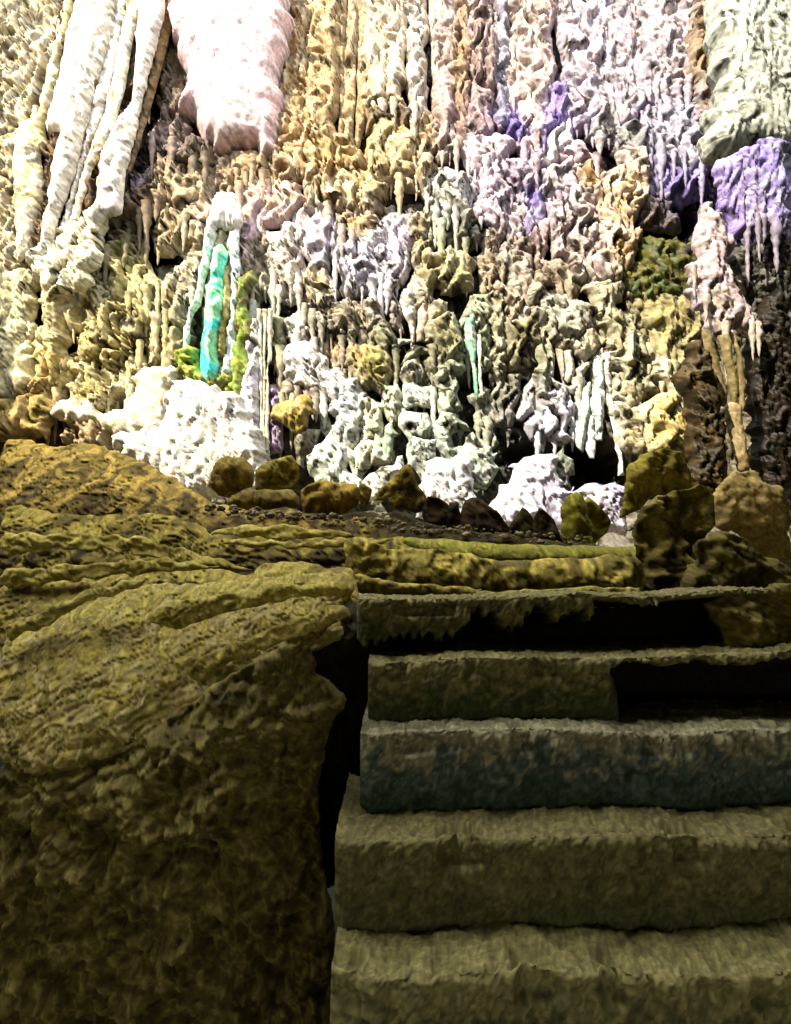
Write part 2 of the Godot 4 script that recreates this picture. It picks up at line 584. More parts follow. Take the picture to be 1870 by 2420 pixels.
func build_setting() -> void:
	# ground to the horizon, outside and under the cave
	var v := PackedVector3Array()
	var c := PackedColorArray()
	for j in 41:
		for i in 41:
			var x := (i - 20) * 10.0
			var z := (j - 20) * 10.0
			v.append(Vector3(x, -0.3 + 0.1 * n1.get_noise_2d(x * 0.1, z * 0.1), z))
			c.append(Color(0.09, 0.085, 0.05))
	struct_mesh("ground", v, c, 41, 41, rock_near)
	# soil floor of the hall behind the boulders
	v = PackedVector3Array()
	c = PackedColorArray()
	for j in 90:
		for i in 140:
			var x := -14.0 + i * 0.2
			var z := -5.6 - j * 0.16
			var y := EYE - 0.55 + 0.055 * (-z - 5.6) + 0.12 * n1.get_noise_2d(x * 0.7, z * 0.7) + 0.06 * n2.get_noise_2d(x * 2.3, z * 2.3)
			v.append(Vector3(x, y, z))
			c.append(Color(0.16, 0.14, 0.09) * (1.0 + 0.5 * n2.get_noise_2d(x * 1.5, z * 1.5)))
	v.reverse()
	c.reverse()
	struct_mesh("cave_floor", v, c, 140, 90, rock_far)
	# rock wall at the back, bending round to both sides; hollows are real hollows
	var caves := []
	for l in ["L 1180 1800 95 70 2.4", "L 720 1690 60 32 1.6", "C 1010 850 75 42 2.2", "D 90 450 34 150 1.5", "B 1010 110 22 50 1.6", "B 1170 140 24 80 1.6", "A 860 1090 60 40 1.3", "L 1180 1050 24 60 1.4", "L 280 1250 22 90 1.2", "K 1230 1440 32 40 1.3", "K 760 1350 26 30 1.1", "M 1010 1200 26 70 1.2"]:
		var w: PackedStringArray = l.split(" ")
		var s := survey(w[0], w[1].to_float(), w[2].to_float())
		var p := meet(s.x, s.y, 14.6, 0.0, 0.19, 1.2)
		caves.append([Vector2(p.x, p.y), w[3].to_float() * 0.0073, w[4].to_float() * 0.0073, w[5].to_float()])
	v = PackedVector3Array()
	c = PackedColorArray()
	var cell := 0.045
	var nx := 2 * int(7.9 / cell) + 60
	var ny := int(13.6 / cell)
	for j in ny:
		for i in nx:
			var u := (i - (nx - 1) * 0.5) * cell
			var over := maxf(0.0, absf(u) - 7.9)
			var x := u
			var z := -14.85 - 0.19 * (j * cell)
			if over > 0.0:   # the flanks come forward in widening strides
				var k := over / cell
				x = signf(u) * (7.9 + over + 0.010 * k * k * 0.35 + 0.5 * over)
				z += 0.019 * k * k * 1.1
			var y := 1.2 + j * cell
			var p := Vector2(x, y)
			var q := p / 0.0170
			var h := relief(q, swirl(q, 5.0), STYLES["rough"], 0.0, 5.0) * 0.0168 * 1.2
			h += 0.06 * n1.get_noise_2d(x * 0.9, y * 0.6)
			h -= 0.55 * smoothstep(-2.2, -1.0, x) * (1.0 - smoothstep(3.6, 4.4, x)) * smoothstep(1.8, 2.6, y) * (1.0 - smoothstep(5.4, 6.6, y))
			for cv in caves:
				if absf(p.x - cv[0].x) < cv[1] * 1.3 and absf(p.y - cv[0].y) < cv[2] * 1.3:
					h -= cv[3] * bump(p, cv[0], cv[1], cv[2])
			var rim := 1.2 + (ny - 1) * cell - 0.55 + 0.5 * n1.get_noise_2d(x * 0.9, 3.0) + 0.25 * n2.get_noise_2d(x * 3.1, 8.0)
			rim -= 7.5 * smoothstep(7.6, 9.5, -u)
			var yy := y
			if y > rim:      # above the rim the rock runs back into the hill
				yy = rim + (y - rim) * 0.15
				h -= (y - rim) * 2.5
			v.append(Vector3(x, yy, z + h))
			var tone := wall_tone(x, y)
			c.append(stone_color(q, swirl(q, 5.0), [tone * 0.2, tone * 0.42], 0.9, 0.5, 5.0, 0.0))  # base rock darkened so gaps between the pieces look shaded
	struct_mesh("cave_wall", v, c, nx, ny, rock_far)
	# unseen roof added to shade the steps, its ragged lip shaped for the light
	v = PackedVector3Array()
	c = PackedColorArray()
	var rx := 70
	var ry := 60
	for j in ry:
		for i in rx:
			var fx := i / (rx - 1.0)
			var x := -19.0 + 38.0 * fx
			var lip := 2.4 + 0.45 * n1.get_noise_2d(x * 0.6, 1.0) + 5.8 * smoothstep(1.0, 2.6, x)  # lip drawn forward at right to shade the column there
			var a := j / (ry - 1.0)
			var z: float
			var y: float
			if a < 0.22:      # brow of an added entrance behind the viewer, height set for fill light
				z = 7.0 + 0.6 * n1.get_noise_2d(x * 0.4, a * 20.0)
				y = 1.5 + a / 0.22 * 8.5 + 0.4 * n1.get_noise_2d(x * 0.7, 4.0)
			elif a < 0.72:    # underside
				var b := (a - 0.22) / 0.5
				z = lerpf(7.0, -lip, b)
				y = 10.0 - 0.2 * b + 0.35 * absf(n1.get_noise_2d(x * 0.8, z * 0.8)) + 0.3 * n2.get_noise_2d(x * 0.3, z * 0.3)
			elif a < 0.78:    # lip
				var b := (a - 0.72) / 0.06
				z = -lip - 0.1 * sin(b * PI)
				y = 9.8 + 1.2 * b
			else:             # top side
				var b := (a - 0.78) / 0.22
				z = lerpf(-lip, 9.0, b)
				y = 11.0 + 0.6 * b + 0.3 * n1.get_noise_2d(x * 0.5, z * 0.5)
			v.append(Vector3(x, y, z))
			c.append(Color(0.2, 0.17, 0.11) * (1.0 + 0.4 * n2.get_noise_2d(x * 0.9, z * 0.9)))
	struct_mesh("added_roof", v, c, rx, ry, rock_far)
	for side in [-1, 1]:
		v = PackedVector3Array()
		c = PackedColorArray()
		for j in 24:
			for i in 50:
				var z := 8.0 - i * 0.5
				var y := -0.5 + j * (0.3 if side < 0 else 0.47)
				var x: float = side * (13.5 + 1.2 * n1.get_noise_2d(z * 0.3, y * 0.3 + side) + 0.5 * n2.get_noise_2d(z, y))
				if side < 0:
					x = -maxf(13.0, -x)
				v.append(Vector3(x, y, z))
				c.append(Color(0.2, 0.17, 0.11) * (1.0 + 0.4 * n2.get_noise_2d(z * 0.9, y * 0.9)))
		if side > 0:
			v.reverse()
			c.reverse()
		struct_mesh("cave_side_wall", v, c, 50, 24, rock_far)


# a worn step: profile of tread, rounded nose, riser and underside, swept from side to side
func build_step(label: String, y: float, d: float, left: float, right: float, tread: float, rise: float, dip: float, hollow: Callable, cols: Array) -> void:
	count += 1
	var s := count * 3.7
	var du := 0.0065
	var nu := int((right - left) / du) + 1
	var prof: Array[Vector2] = []      # (towards the viewer, up)
	for k in 26:
		prof.append(Vector2(-tread * (1.0 - k / 26.0), 0.0))
	for k in 6:
		var a := PI * 0.5 * k / 5.0
		prof.append(Vector2(-0.022 + 0.022 * sin(a), -0.022 + 0.022 * cos(a)))
	for k in range(1, 31):
		prof.append(Vector2(0.0, -0.022 - (rise + 0.05) * k / 30.0))
	prof.append(Vector2(-tread, -rise - 0.07))
	prof.append(Vector2(-tread, -rise * 0.5))
	prof.append(Vector2(-tread, 0.0))
	var npr := prof.size()
	var v := PackedVector3Array()
	var c := PackedColorArray()
	var base := Vector3((left + right) * 0.5, y - rise, -d)
	for i in nu:
		var x := left + i * du
		var sag := dip * (x - left) / (right - left) + 0.012 * n1.get_noise_2d(x * 2.0, s)
		var round_end := minf(1.0, (x - left) / 0.05)
		for k in npr:
			var p := prof[k]
			var q := Vector2(x, p.y - p.x) * 300.0
			var h := 0.0
			if k < npr - 3:
				h = 0.011 * n1.get_noise_2d(q.x / 34.0, q.y / 22.0 + s) + 0.011 * absf(n2.get_noise_2d(q.x / 12.0 + s, q.y / 9.0)) + 0.004 * n2.get_noise_2d(q.x / 4.5, q.y / 4.0 + s)
				h -= 0.012 * (1.0 - smoothstep(-0.98, -0.8, n3.get_noise_2d(q.x / 60.0 + s, q.y / 40.0))) + 0.005 * (1.0 - smoothstep(-0.97, -0.7, n3.get_noise_2d(q.x / 17.0, q.y / 14.0 + s)))
				if k > 20 and k < 36:      # chipped, worn nose
					h -= 0.035 * smoothstep(0.25, 0.6, n1.get_noise_2d(x * 5.5, s * 3.0)) + 0.014 * smoothstep(0.1, 0.6, n2.get_noise_2d(x * 19.0, s))
			var hole := 0.0
			var tz := p.x
			var ty := p.y
			if k < 26:
				ty += h * 0.6
			elif k < npr - 3:
				tz += h
				var t := clampf(-p.y / rise, 0.0, 1.2)
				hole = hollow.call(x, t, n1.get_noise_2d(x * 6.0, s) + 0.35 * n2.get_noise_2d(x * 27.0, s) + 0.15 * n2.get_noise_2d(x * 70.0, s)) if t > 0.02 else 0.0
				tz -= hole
			tz -= 0.05 * (1.0 - sqrt(1.0 - (1.0 - round_end) * (1.0 - round_end)))
			v.append(Vector3(x, y + ty + sag, -d + tz) - base)
			var hollow_shade := smoothstep(0.05, 0.25, hole)
			c.append(Color(0.016, 0.013, 0.009) if hollow_shade > 0.5 else stone_color(q, swirl(q * 1.7, s), cols, 0.15, 1.3 - 1.6 * clampf(-p.y / rise, 0.0, 1.0), s, 1.57, 0.6))  # near-black puts the shade of the undercut into its colour
	var ix := PackedInt32Array()
	for i in nu - 1:
		for k in npr - 1:
			var a := i * npr + k
			ix.append_array([a, a + npr, a + 1, a + 1, a + npr, a + npr + 1])
	for e in [0, nu - 1]:
		var mid := v.size()
		v.append(Vector3(left if e == 0 else right, y - rise * 0.5, -d - tread * 0.5) - base)
		c.append(cols[0])
		for k in npr - 1:
			var a: int = e * npr + k
			if e == 0:
				ix.append_array([mid, a, a + 1])
			else:
				ix.append_array([mid, a + 1, a])
	var o := commit("stone_step", v, c, ix, rock_near, self)
	o.position = base
	tag(o, label, "step", "stone steps")


func build_steps() -> void:
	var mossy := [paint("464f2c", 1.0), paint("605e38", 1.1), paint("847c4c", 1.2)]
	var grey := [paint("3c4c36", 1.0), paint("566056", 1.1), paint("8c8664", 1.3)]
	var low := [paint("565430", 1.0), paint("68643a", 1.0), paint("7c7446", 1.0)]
	var none := func(_x: float, _t: float, _r: float) -> float: return 0.0
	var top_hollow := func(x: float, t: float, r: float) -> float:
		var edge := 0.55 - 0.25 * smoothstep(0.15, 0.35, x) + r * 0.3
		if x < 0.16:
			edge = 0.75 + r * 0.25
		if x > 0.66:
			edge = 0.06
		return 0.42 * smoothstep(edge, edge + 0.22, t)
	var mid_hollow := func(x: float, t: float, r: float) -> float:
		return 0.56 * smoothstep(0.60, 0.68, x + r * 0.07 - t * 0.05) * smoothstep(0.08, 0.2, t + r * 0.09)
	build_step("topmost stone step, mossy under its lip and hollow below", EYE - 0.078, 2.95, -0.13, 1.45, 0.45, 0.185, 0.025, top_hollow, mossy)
	build_step("second stone step from the top, its right part hollowed out and painted black as shade", EYE - 0.262, 2.72, -0.085, 2.3, 0.6, 0.185, 0.055, mid_hollow, mossy)
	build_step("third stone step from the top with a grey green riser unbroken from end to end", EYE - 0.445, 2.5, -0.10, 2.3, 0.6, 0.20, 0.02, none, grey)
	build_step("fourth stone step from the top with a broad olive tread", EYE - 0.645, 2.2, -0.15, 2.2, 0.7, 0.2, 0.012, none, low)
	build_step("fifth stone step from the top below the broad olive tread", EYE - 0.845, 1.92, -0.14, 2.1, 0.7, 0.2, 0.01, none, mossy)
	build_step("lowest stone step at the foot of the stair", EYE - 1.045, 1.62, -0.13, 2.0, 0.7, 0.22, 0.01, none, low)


func build_rocks() -> void:
	# dark bank and boulders in front of the bright wall
	formation("boulder", "leftmost boulder of the row, upright and brown with a slanting crack", "boulder", "boulders along the back of the ledge", [
		"upper_block|Q|8.2|8a7440 6a5428|boulder|edge=1.2|70 110 100 66 150 70 200 75 226 120 226 182 190 192 130 222 90 215 60 170",
		"foot_block|Q|8.0|5a4a24 7c6838|boulder|edge=1.2|128 236 190 192 232 200 244 262 130 268"], 1.72)
	formation("boulder", "broad olive boulder second from the left in the row", "boulder", "boulders along the back of the ledge", [
		"upper_block|Q|8.1|8a7c3c 5e4c24|boulder|edge=1.2|228 150 260 92 300 76 375 64 392 100 402 160 380 192 260 198 232 186",
		"foot_block|Q|7.9|7c6a38 4c3c1c|boulder|edge=1.2|240 204 300 192 384 190 404 252 300 268 238 262"], 1.72)
	formation("boulder", "low flat-topped brown boulder in the middle of the row", "boulder", "boulders along the back of the ledge", [
		"body|Q|7.8|9a7c3c 5a4824|boulder|edge=1.2|410 190 430 172 470 156 560 160 612 165 632 192 632 232 592 272 540 292 440 288 408 250",
		"spur|Q|7.9|9a8448 4a3a1c|boulder|edge=1.0|628 205 650 164 682 190 680 216 648 268"], 1.72)
	formation("boulder", "pointed triangular boulder with a leaning slab on its left", "boulder", "boulders along the back of the ledge", [
		"peak|Q|8.0|8c7830 4a3a18|boulder|edge=1.2|735 225 770 150 800 96 824 96 860 160 892 230 880 278 800 268 752 252",
		"leaning_slab|Q|7.8|9a843c 6c5a2a|boulder|edge=1.0|692 226 740 168 792 112 792 170 762 216 720 234"], 1.72)
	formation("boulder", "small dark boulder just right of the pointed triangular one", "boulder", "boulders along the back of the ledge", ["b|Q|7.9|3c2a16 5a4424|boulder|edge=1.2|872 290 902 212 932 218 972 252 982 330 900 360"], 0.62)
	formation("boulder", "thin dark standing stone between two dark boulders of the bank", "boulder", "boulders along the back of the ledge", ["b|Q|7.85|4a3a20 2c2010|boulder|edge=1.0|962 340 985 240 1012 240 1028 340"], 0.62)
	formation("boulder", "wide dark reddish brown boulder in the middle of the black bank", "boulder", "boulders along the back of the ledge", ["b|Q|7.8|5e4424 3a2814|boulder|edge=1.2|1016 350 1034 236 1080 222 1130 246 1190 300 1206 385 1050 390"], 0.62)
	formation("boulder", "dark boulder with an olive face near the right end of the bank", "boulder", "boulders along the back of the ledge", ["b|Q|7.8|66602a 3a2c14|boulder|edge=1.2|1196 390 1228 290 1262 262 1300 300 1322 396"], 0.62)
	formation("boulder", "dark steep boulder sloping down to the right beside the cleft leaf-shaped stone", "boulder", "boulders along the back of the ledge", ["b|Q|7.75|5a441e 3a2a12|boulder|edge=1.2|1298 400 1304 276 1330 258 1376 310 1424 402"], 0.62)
	formation("boulder", "cleft leaf-shaped olive boulder at the right end of the row", "boulder", "boulders along the back of the ledge", [
		"left_leaf|Q|7.6|8a8030 4e4418|boulder|edge=1.0|1408 250 1466 196 1500 250 1532 396 1480 404 1420 400 1404 310",
		"right_leaf|Q|7.7|948438 5a4c1c|boulder|edge=1.0|1498 228 1560 260 1598 316 1582 356 1546 382 1528 404"], 1.72)
	formation("rock_bank", "low bank of stones coloured with the black shade under the boulders", "rock bank", "", ["b|Q|7.2|3a2e1a 54462a|boulder|ky=1.2 br=0.4 edge=1.6|560 285 640 272 700 290 780 268 900 320 1100 350 1300 380 1440 395 1540 402 1480 425 900 420 760 400 620 330 560 310"], 0.90)  # bank coloured dark for the shade below the boulders
	rubble()
	# ledges
	formation("rock_slope", "brown bedded rock slope falling from the upper left to the boulders", "rock slope", "", ["b|G|7.0|a08244 6e5a2c 3e3016|bedded|ky=1.6 ang=0.42 gain=0.9 edge=1.4 wid=0.5 br=0.45|-80 30 140 48 290 35 380 60 480 95 640 178 740 243 860 308 1040 328 1150 314 1250 343 1440 354 1530 328 1580 360 1620 420 1700 470 1800 560 1000 520 400 440 -80 400"], 1.63)
	formation("rock_ledge", "long olive bedded ledge with thin pale edges in front of the rock slope", "rock ledge", "", ["b|G|5.4|94803c 6a5a2a 3a2e16|bedded|ky=1.3 ang=0.12 edge=1.2 wid=0.35 br=0.45|-80 330 100 338 240 352 600 350 740 384 860 440 1000 425 1200 440 1400 452 1560 452 1720 472 1760 640 1500 640 1400 585 1300 590 1000 640 700 620 -80 690"], 1.46)
	formation("rock_ledge", "narrow pale-edged bed running under the long olive ledge at left", "rock ledge", "", ["b|G|4.5|c0ac62 8c783a|bedded|ky=0.6 ang=0.1 edge=2 br=0.5|-80 440 120 432 300 446 460 452 700 500 900 560 1040 600 880 600 700 572 460 520 200 500 -80 520"], 1.47)
	formation("rock_ledge", "stack of thin pale beds in the middle above the lumpy yellow ledge", "rock ledge", "", [
		"thin_bed|G|5.0|c8b468 988442|bedded|ky=0.6 ang=0.0 edge=1.6 br=0.5|820 432 1000 400 1200 405 1340 420 1450 440 1300 455 1000 450",
		"thin_bed|G|4.8|c4b064 8c783a|bedded|ky=0.6 ang=0.0 edge=1.6 br=0.5|860 470 1060 462 1300 470 1480 458 1640 470 1500 492 1200 500 1000 490"], 1.47)
	formation("rock_shelf", "flat olive shelf of rock under the black bank of boulders", "rock shelf", "", ["b|I|5.6|8a8034 6a6228|smooth|ky=1.2 edge=0.8|250 36 440 44 650 60 960 66 1190 72 1190 125 1000 130 700 125 440 110 300 80"], 1.72)
	formation("rock_ledge", "lumpy yellow brown ledge just above the topmost step", "rock ledge", "", [
		"lumps|I|4.4|b09a50 7a6a34 4c4020|boulder|ky=0.4 edge=1.4 cap=0.3|20 44 110 46 220 80 400 82 640 118 900 112 1160 116 1172 262 900 275 560 272 330 262 80 250 40 170",
		"left_slab|I|4.0|a8944c 6e6030|bedded|ky=0.3 edge=1.0|64 176 160 200 330 215 560 236 560 262 330 252 80 246",
		"front_lip|I|3.9|a89858 7c6c38|bedded|ky=0.3 edge=1.0|540 248 760 240 980 228 1180 236 1190 276 980 284 700 290 540 280"], 1.87)
	# great block on the left, close to the viewer
	formation("rock_block", "huge rounded olive rock in the left foreground beside the steps", "rock", "", [
		"upper_bed|G|3.45|b09c50 8c783c 6a5830|bedded|ky=1.7 ang=-0.25 edge=1.4 wid=0.25 br=0.5|-80 640 300 622 440 612 560 590 740 575 900 600 1000 618 1050 572 1200 562 1400 590 1452 602 1472 690 1440 770 1200 860 900 950 600 1000 -80 1000",
		"thin_bed|G|3.8|c0ac60 98843e|bedded|ky=0.6 ang=-0.1 edge=2 br=0.5|-80 600 60 585 200 572 450 560 650 548 850 580 700 598 640 600 440 622 200 645 -80 665",
		"thin_bed|G|2.95|ccb870 a08c48|bedded|ky=0.5 ang=-0.45 edge=2 br=0.5|-80 850 40 800 140 745 240 700 340 668 540 640 520 660 330 720 250 760 100 835 -80 900",
		"thin_bed|G|2.85|c4b064 94803e|bedded|ky=0.5 ang=-0.5 edge=2 br=0.5|560 800 760 720 980 690 1240 650 1420 650 1440 700 1240 720 1000 760 800 810 640 850",
		"thin_bed|G|2.6|b8a45c 8c783c|bedded|ky=0.5 ang=-0.5 edge=2.5 br=0.5|700 1030 900 930 1100 860 1330 760 1420 760 1390 830 1180 900 980 980 780 1080",
		"top_bed|G|2.62|b8a45a 94803e bca878 7c6c34|bedded|ky=1.5 ang=-0.45 edge=1.4 wid=0.25 br=0.5 gain=0.8|-80 860 40 850 200 770 340 700 560 660 800 655 1000 640 1250 610 1420 612 1450 680 1400 800 1396 900 1160 990 840 1190 530 1370 -80 1460",
		"front_face|H|2.55|807242 6a5c30 4a3e1e|crag|ky=0.2 ang=-0.3 edge=2.2 gain=1.0 wid=0.3 br=0.5|-80 520 200 500 500 430 660 350 820 240 1000 120 1150 20 1300 -70 1390 -80 1310 20 1250 60 1292 100 1290 160 1400 260 1408 330 1352 400 1330 520 1310 620 1300 860 1330 1100 1350 1850 -80 1850"], 1.22)
	formation("boulder", "added dark rock standing in for black shade in the cleft between the big olive rock and the steps", "boulder", "", ["b|W|3.3|3a3220 221c10|boulder|edge=1.2|640 1300 780 1290 840 1330 830 1500 850 1760 600 1900 600 1400"], 0.85)  # rock put in dark because this gap lies in deep shade
	# right side of the stair
	formation("rock_pillar", "lumpy olive rock pillar standing at the right end of the ledge", "rock pillar", "", [
		"shaft|F|4.7|8c7c40 5a4c24 2e2412|crag|edge=1.6 gain=0.8 wid=0.3|850 1420 900 1380 1060 1312 1250 1284 1322 1380 1312 1560 1244 1650 1226 1960 846 1960 832 1700 806 1600",
		"crown|F|5.0|a08c3e 6c5e2a|crag|edge=1.6 gain=0.8|770 1140 830 1110 960 1048 1110 1062 1150 1140 1186 1250 1250 1290 1100 1330 950 1340 860 1420 800 1460 732 1490 756 1300"], 1.63)
	formation("boulder", "large tan mauve boulder at the right edge under the dark fluted column", "boulder", "", ["b|F|5.2|a88c60 8a7448|boulder|edge=1.6 gain=0.9|1390 1232 1450 1190 1560 1186 1644 1240 1760 1300 1800 1500 1790 1760 1640 1720 1500 1602 1400 1562 1330 1482 1308 1350"], 2.04)
	formation("boulder", "dark brown olive boulder at the right edge beside the topmost step", "boulder", "", ["b|F|4.3|6c6032 4a3c20|crag|edge=1.6 gain=0.8|1160 1800 1220 1742 1200 1644 1280 1600 1400 1566 1540 1640 1640 1730 1800 1800 1860 2080 1500 2080 1130 2010"], 1.46)
	formation("boulder", "low olive rock at the right edge between the first and second steps", "boulder", "", ["b|I|3.0|78683a 544820|crag|edge=1.6 gain=0.9|1440 290 1520 262 1640 240 1860 210 1900 480 1760 500 1640 486 1530 476 1490 400"], 1.39)



# loose stones too many and too small to count, on the bank under the boulders
func rubble() -> void:
	var rng := RandomNumberGenerator.new()
	rng.seed = 77
	var ball := SphereMesh.new()
	ball.radial_segments = 9
	ball.rings = 5
	var arr := ball.get_mesh_arrays()
	var v: PackedVector3Array = arr[Mesh.ARRAY_VERTEX]
	for i in v.size():
		var p := v[i]
		v[i] = p * (1.0 + 0.5 * n3.get_noise_3d(p.x * 1.6, p.y * 1.6, p.z * 1.6) + 0.25 * n2.get_noise_3d(p.x * 3.0, p.y * 3.0, p.z * 3.0))
	var m := ArrayMesh.new()
	arr[Mesh.ARRAY_VERTEX] = v
	arr[Mesh.ARRAY_NORMAL] = null
	arr[Mesh.ARRAY_TANGENT] = null
	m.add_surface_from_arrays(Mesh.PRIMITIVE_TRIANGLES, arr)
	var st := SurfaceTool.new()
	st.create_from(m, 0)
	st.generate_normals()
	var mm := MultiMesh.new()
	mm.transform_format = MultiMesh.TRANSFORM_3D
	mm.use_colors = true
	mm.mesh = st.commit()
	mm.instance_count = 420
	for i in 420:
		var s := survey("Q", rng.randf_range(40.0, 1540.0), 0.0)
		s.y = 1040.0 + 0.6161 * (lerpf(262.0, 392.0, (s.x - 460.0) / 960.0) + rng.randf_range(-16.0, 22.0))
		var p := meet(s.x, s.y, rng.randf_range(7.0, 7.5))
		var r := 0.018 + 0.09 * pow(rng.randf(), 4.0)
		mm.set_instance_transform(i, Transform3D(Basis.from_euler(Vector3(rng.randf() * 6.0, rng.randf() * 6.0, rng.randf() * 6.0)).scaled(Vector3(r * 1.3, r * 0.9, r)), p))
		mm.set_instance_color(i, Color(0.34, 0.27, 0.13) * rng.randf_range(0.4, 1.2))
	var o := MultiMeshInstance3D.new()
	o.name = "rubble"
	o.multimesh = mm
	o.material_override = rock_near
	add_child(o)
	tag(o, "small loose stones strewn along the bank at the feet of the boulders", "rubble", "", "stuff")


func build_wall() -> void:
	formation("dripstone_curtain", "tall white leaning curtain of ribs at the upper left edge", "dripstone curtain", "", [
		"rib|O|14.5|f6e6a4 f4ecd4|rib|share=0.15 out=0.38 grow=0.9 ang=0.28 vein=1.2 br=0.6 gain=0.38 k=1.3|540 -1100 690 -1100 395 110 258 590 300 800 196 900 235 1400 125 1800 45 2184 -90 2300 -120 700 150 420 240 110",
		"rib|O|14.5|faf2e4 f8f4ec|rib|share=0.15 out=0.61 grow=0.9 ang=0.28 vein=1.2 br=0.6 gain=0.38 k=1.4|705 -1100 1185 -1100 885 110 685 950 632 1150 432 1700 292 2180 172 2190 306 1500 376 1000 486 620 275 590 408 110",
		"rib|O|14.5|faf4ea|rib|share=0.15 out=0.53 grow=0.9 ang=0.28 vein=1.2 br=0.6 gain=0.38 k=1.4|1200 -1100 1325 -1100 1080 110 952 520 715 1150 556 1800 452 1900 658 1150 702 960 905 110",
		"rib|O|14.5|faf4ea f4e4b8|rib|share=0.15 out=0.61 grow=0.9 ang=0.28 vein=1.2 br=0.6 gain=0.38 k=1.4|1342 -1100 1478 -1100 1186 440 1146 560 892 1040 822 1250 630 1880 585 1830 734 1180 974 520 1094 110",
		"rib|O|14.5|faf4ee f8f0dc|rib|share=0.15 out=0.68 grow=0.9 ang=0.28 vein=1.2 br=0.6 gain=0.38 k=1.4|1492 -1100 1800 -1100 1528 110 1362 860 1296 1150 1274 1380 1236 1660 1030 1720 930 1900 836 1890 772 1640 890 1590 955 1430 938 1250 1014 860 1174 550 1214 440 1404 110",
		"rib|O|14.5|8a6a34 b89c70|rib|share=0.15 out=0.46 grow=0.9 ang=0.28 vein=1.2 br=0.6 gain=0.38 k=0.9|1812 -1100 1960 -1100 1664 110 1540 520 1400 1000 1296 1160 1376 860 1544 110",
		"side_sheet|O|14.5|f4e8c4 e0c890 f8f0dc|flute|share=0.15 out=0.08 ang=0.28 grow=0 edge=2 vein=0.8|-700 -1100 580 -1100 300 110 120 700 0 2300 -200 3200 -700 3200",
		"sheet|O|14.5|5a3a1e 2e1c10 8a6438|flute|share=0.15 out=0.19 ang=0.28 grow=0 edge=2 vein=1.4 |560 -1100 1940 -1100 1640 110 1380 1000 1240 1660 930 1900 600 1900 300 2150 60 2150 130 1700 230 1300 210 900 290 800 260 590 390 110",
		"bead|A|14.5|f8f0d8|smooth|share=0.15 out=0.64 k=1.4|345 1112 478 1106 494 1160 440 1196 340 1180", "bead|A|14.5|f8f0d8|smooth|share=0.15 out=0.64 k=1.4|328 1200 450 1198 456 1256 380 1276 318 1264", "bead|A|14.5|f4ecc8|smooth|share=0.15 out=0.64 k=1.4|310 1278 430 1290 436 1336 330 1346",
		"foot_flow|A|14.5|f8f0c8 faf6ea|drip|share=0.15 out=0.41 k=1.35 gain=0.7|60 1180 190 1060 300 960 500 880 545 980 492 1104 350 1106 292 1250 272 1400 200 1424 150 1380 176 1210 90 1300"], 0.52)
	formation("dripstone_column", "pale yellow knobbly column at the left edge, thick at its foot", "dripstone column", "", [
		"shaft|D|14.5|f4e6b4 e8d890|smooth|share=0.15 out=0.08 k=1.1|180 62 368 60 386 220 282 360 242 460 310 524 300 680 232 800 180 832 150 762 166 640 160 500 172 260",
		"knob|D|14.5|d8bc70 b89850|smooth|share=0.15 out=0.19 |160 484 250 500 272 600 232 762 188 780 158 700",
		"foot|D|14.5|d8b478 c8b060|smooth|share=0.15 out=0.34 k=0.95|-300 800 18 780 110 700 160 660 172 800 182 900 150 992 90 1006 -300 1010",
		"branch|D|14.5|ece0a8 d8c880|smooth|share=0.15 out=0.11 |100 330 162 260 166 480 150 600 30 762 78 650 138 560"], 0.52)
	formation("dripstone_rib", "narrow cream rib at the very left edge beside a black gap", "dripstone", "", ["b|D|14.5|f4ecc0|smooth|share=0.15 out=0.08 k=1.2|-400 -60 70 -60 40 150 46 400 62 640 20 722 -400 760"], 0.52)
	formation("dripstone_drapery", "yellow drapery with dark slits hanging at the left above a white mound", "dripstone drapery", "", [
		"main_fold|D|15.2|f0e2a8 d0bc70|flute|gain=1.5|540 170 720 140 900 150 906 260 832 400 802 500 760 572 640 592 560 562 470 502 500 300",
		"side_fold|D|15.4|e8dca0 c8b468|flute|gain=1.3|410 330 530 280 482 480 470 572 420 562 350 492 390 370",
		"fringe|D|15.0|f4ecc8 d8c470|flute|gain=1.5|330 540 420 560 560 584 640 600 832 502 862 600 742 760 560 852 400 792 318 640",
		"slanting_fold|D|15.1|f4ead0 d8c890|flute||880 130 960 120 932 260 802 500 770 542 848 330",
		"upper_panel|A|15.6|e8dc98 d4c880|smooth||600 1132 700 1090 762 1086 802 1150 832 1250 882 1330 960 1400 752 1484 600 1500 600 1300",
		"upper_stub|A|15.4|ece0ac d8c490|drip||462 1330 592 1310 612 1484 600 1620 452 1700 400 1520"], 0.52)
	formation("flowstone_mound", "white glossy flowstone mound below the yellow drapery", "flowstone", "", ["b|D|14.6|faf6ea f4e8c0|smooth|k=1.4 cap=0.8|180 890 280 780 400 800 560 862 730 782 830 592 1000 570 1042 622 1002 800 962 962 880 1002 700 1004 600 972 400 912"], 0.52)
	formation("dripstone_stump", "fluted tan stump under the overhang of the white mound at left", "stalagmite", "", ["b|D|14.2|e8c498 b08848|flute|gain=1.3|300 912 400 905 482 922 612 982 572 1072 350 1060 320 980"], 0.52)
	formation("flowstone_block", "tan square flowstone block left of the teal-striped column", "flowstone", "", [
		"block|D|15.0|c8ac68 dccb98|smooth||930 330 1090 330 1102 480 1082 572 920 574 860 512 880 400",
		"fringe|D|15.3|e0c080 b89850|flute|gain=1.3|962 10 1140 -10 1132 150 1102 330 1010 262 950 190"], 0.52)
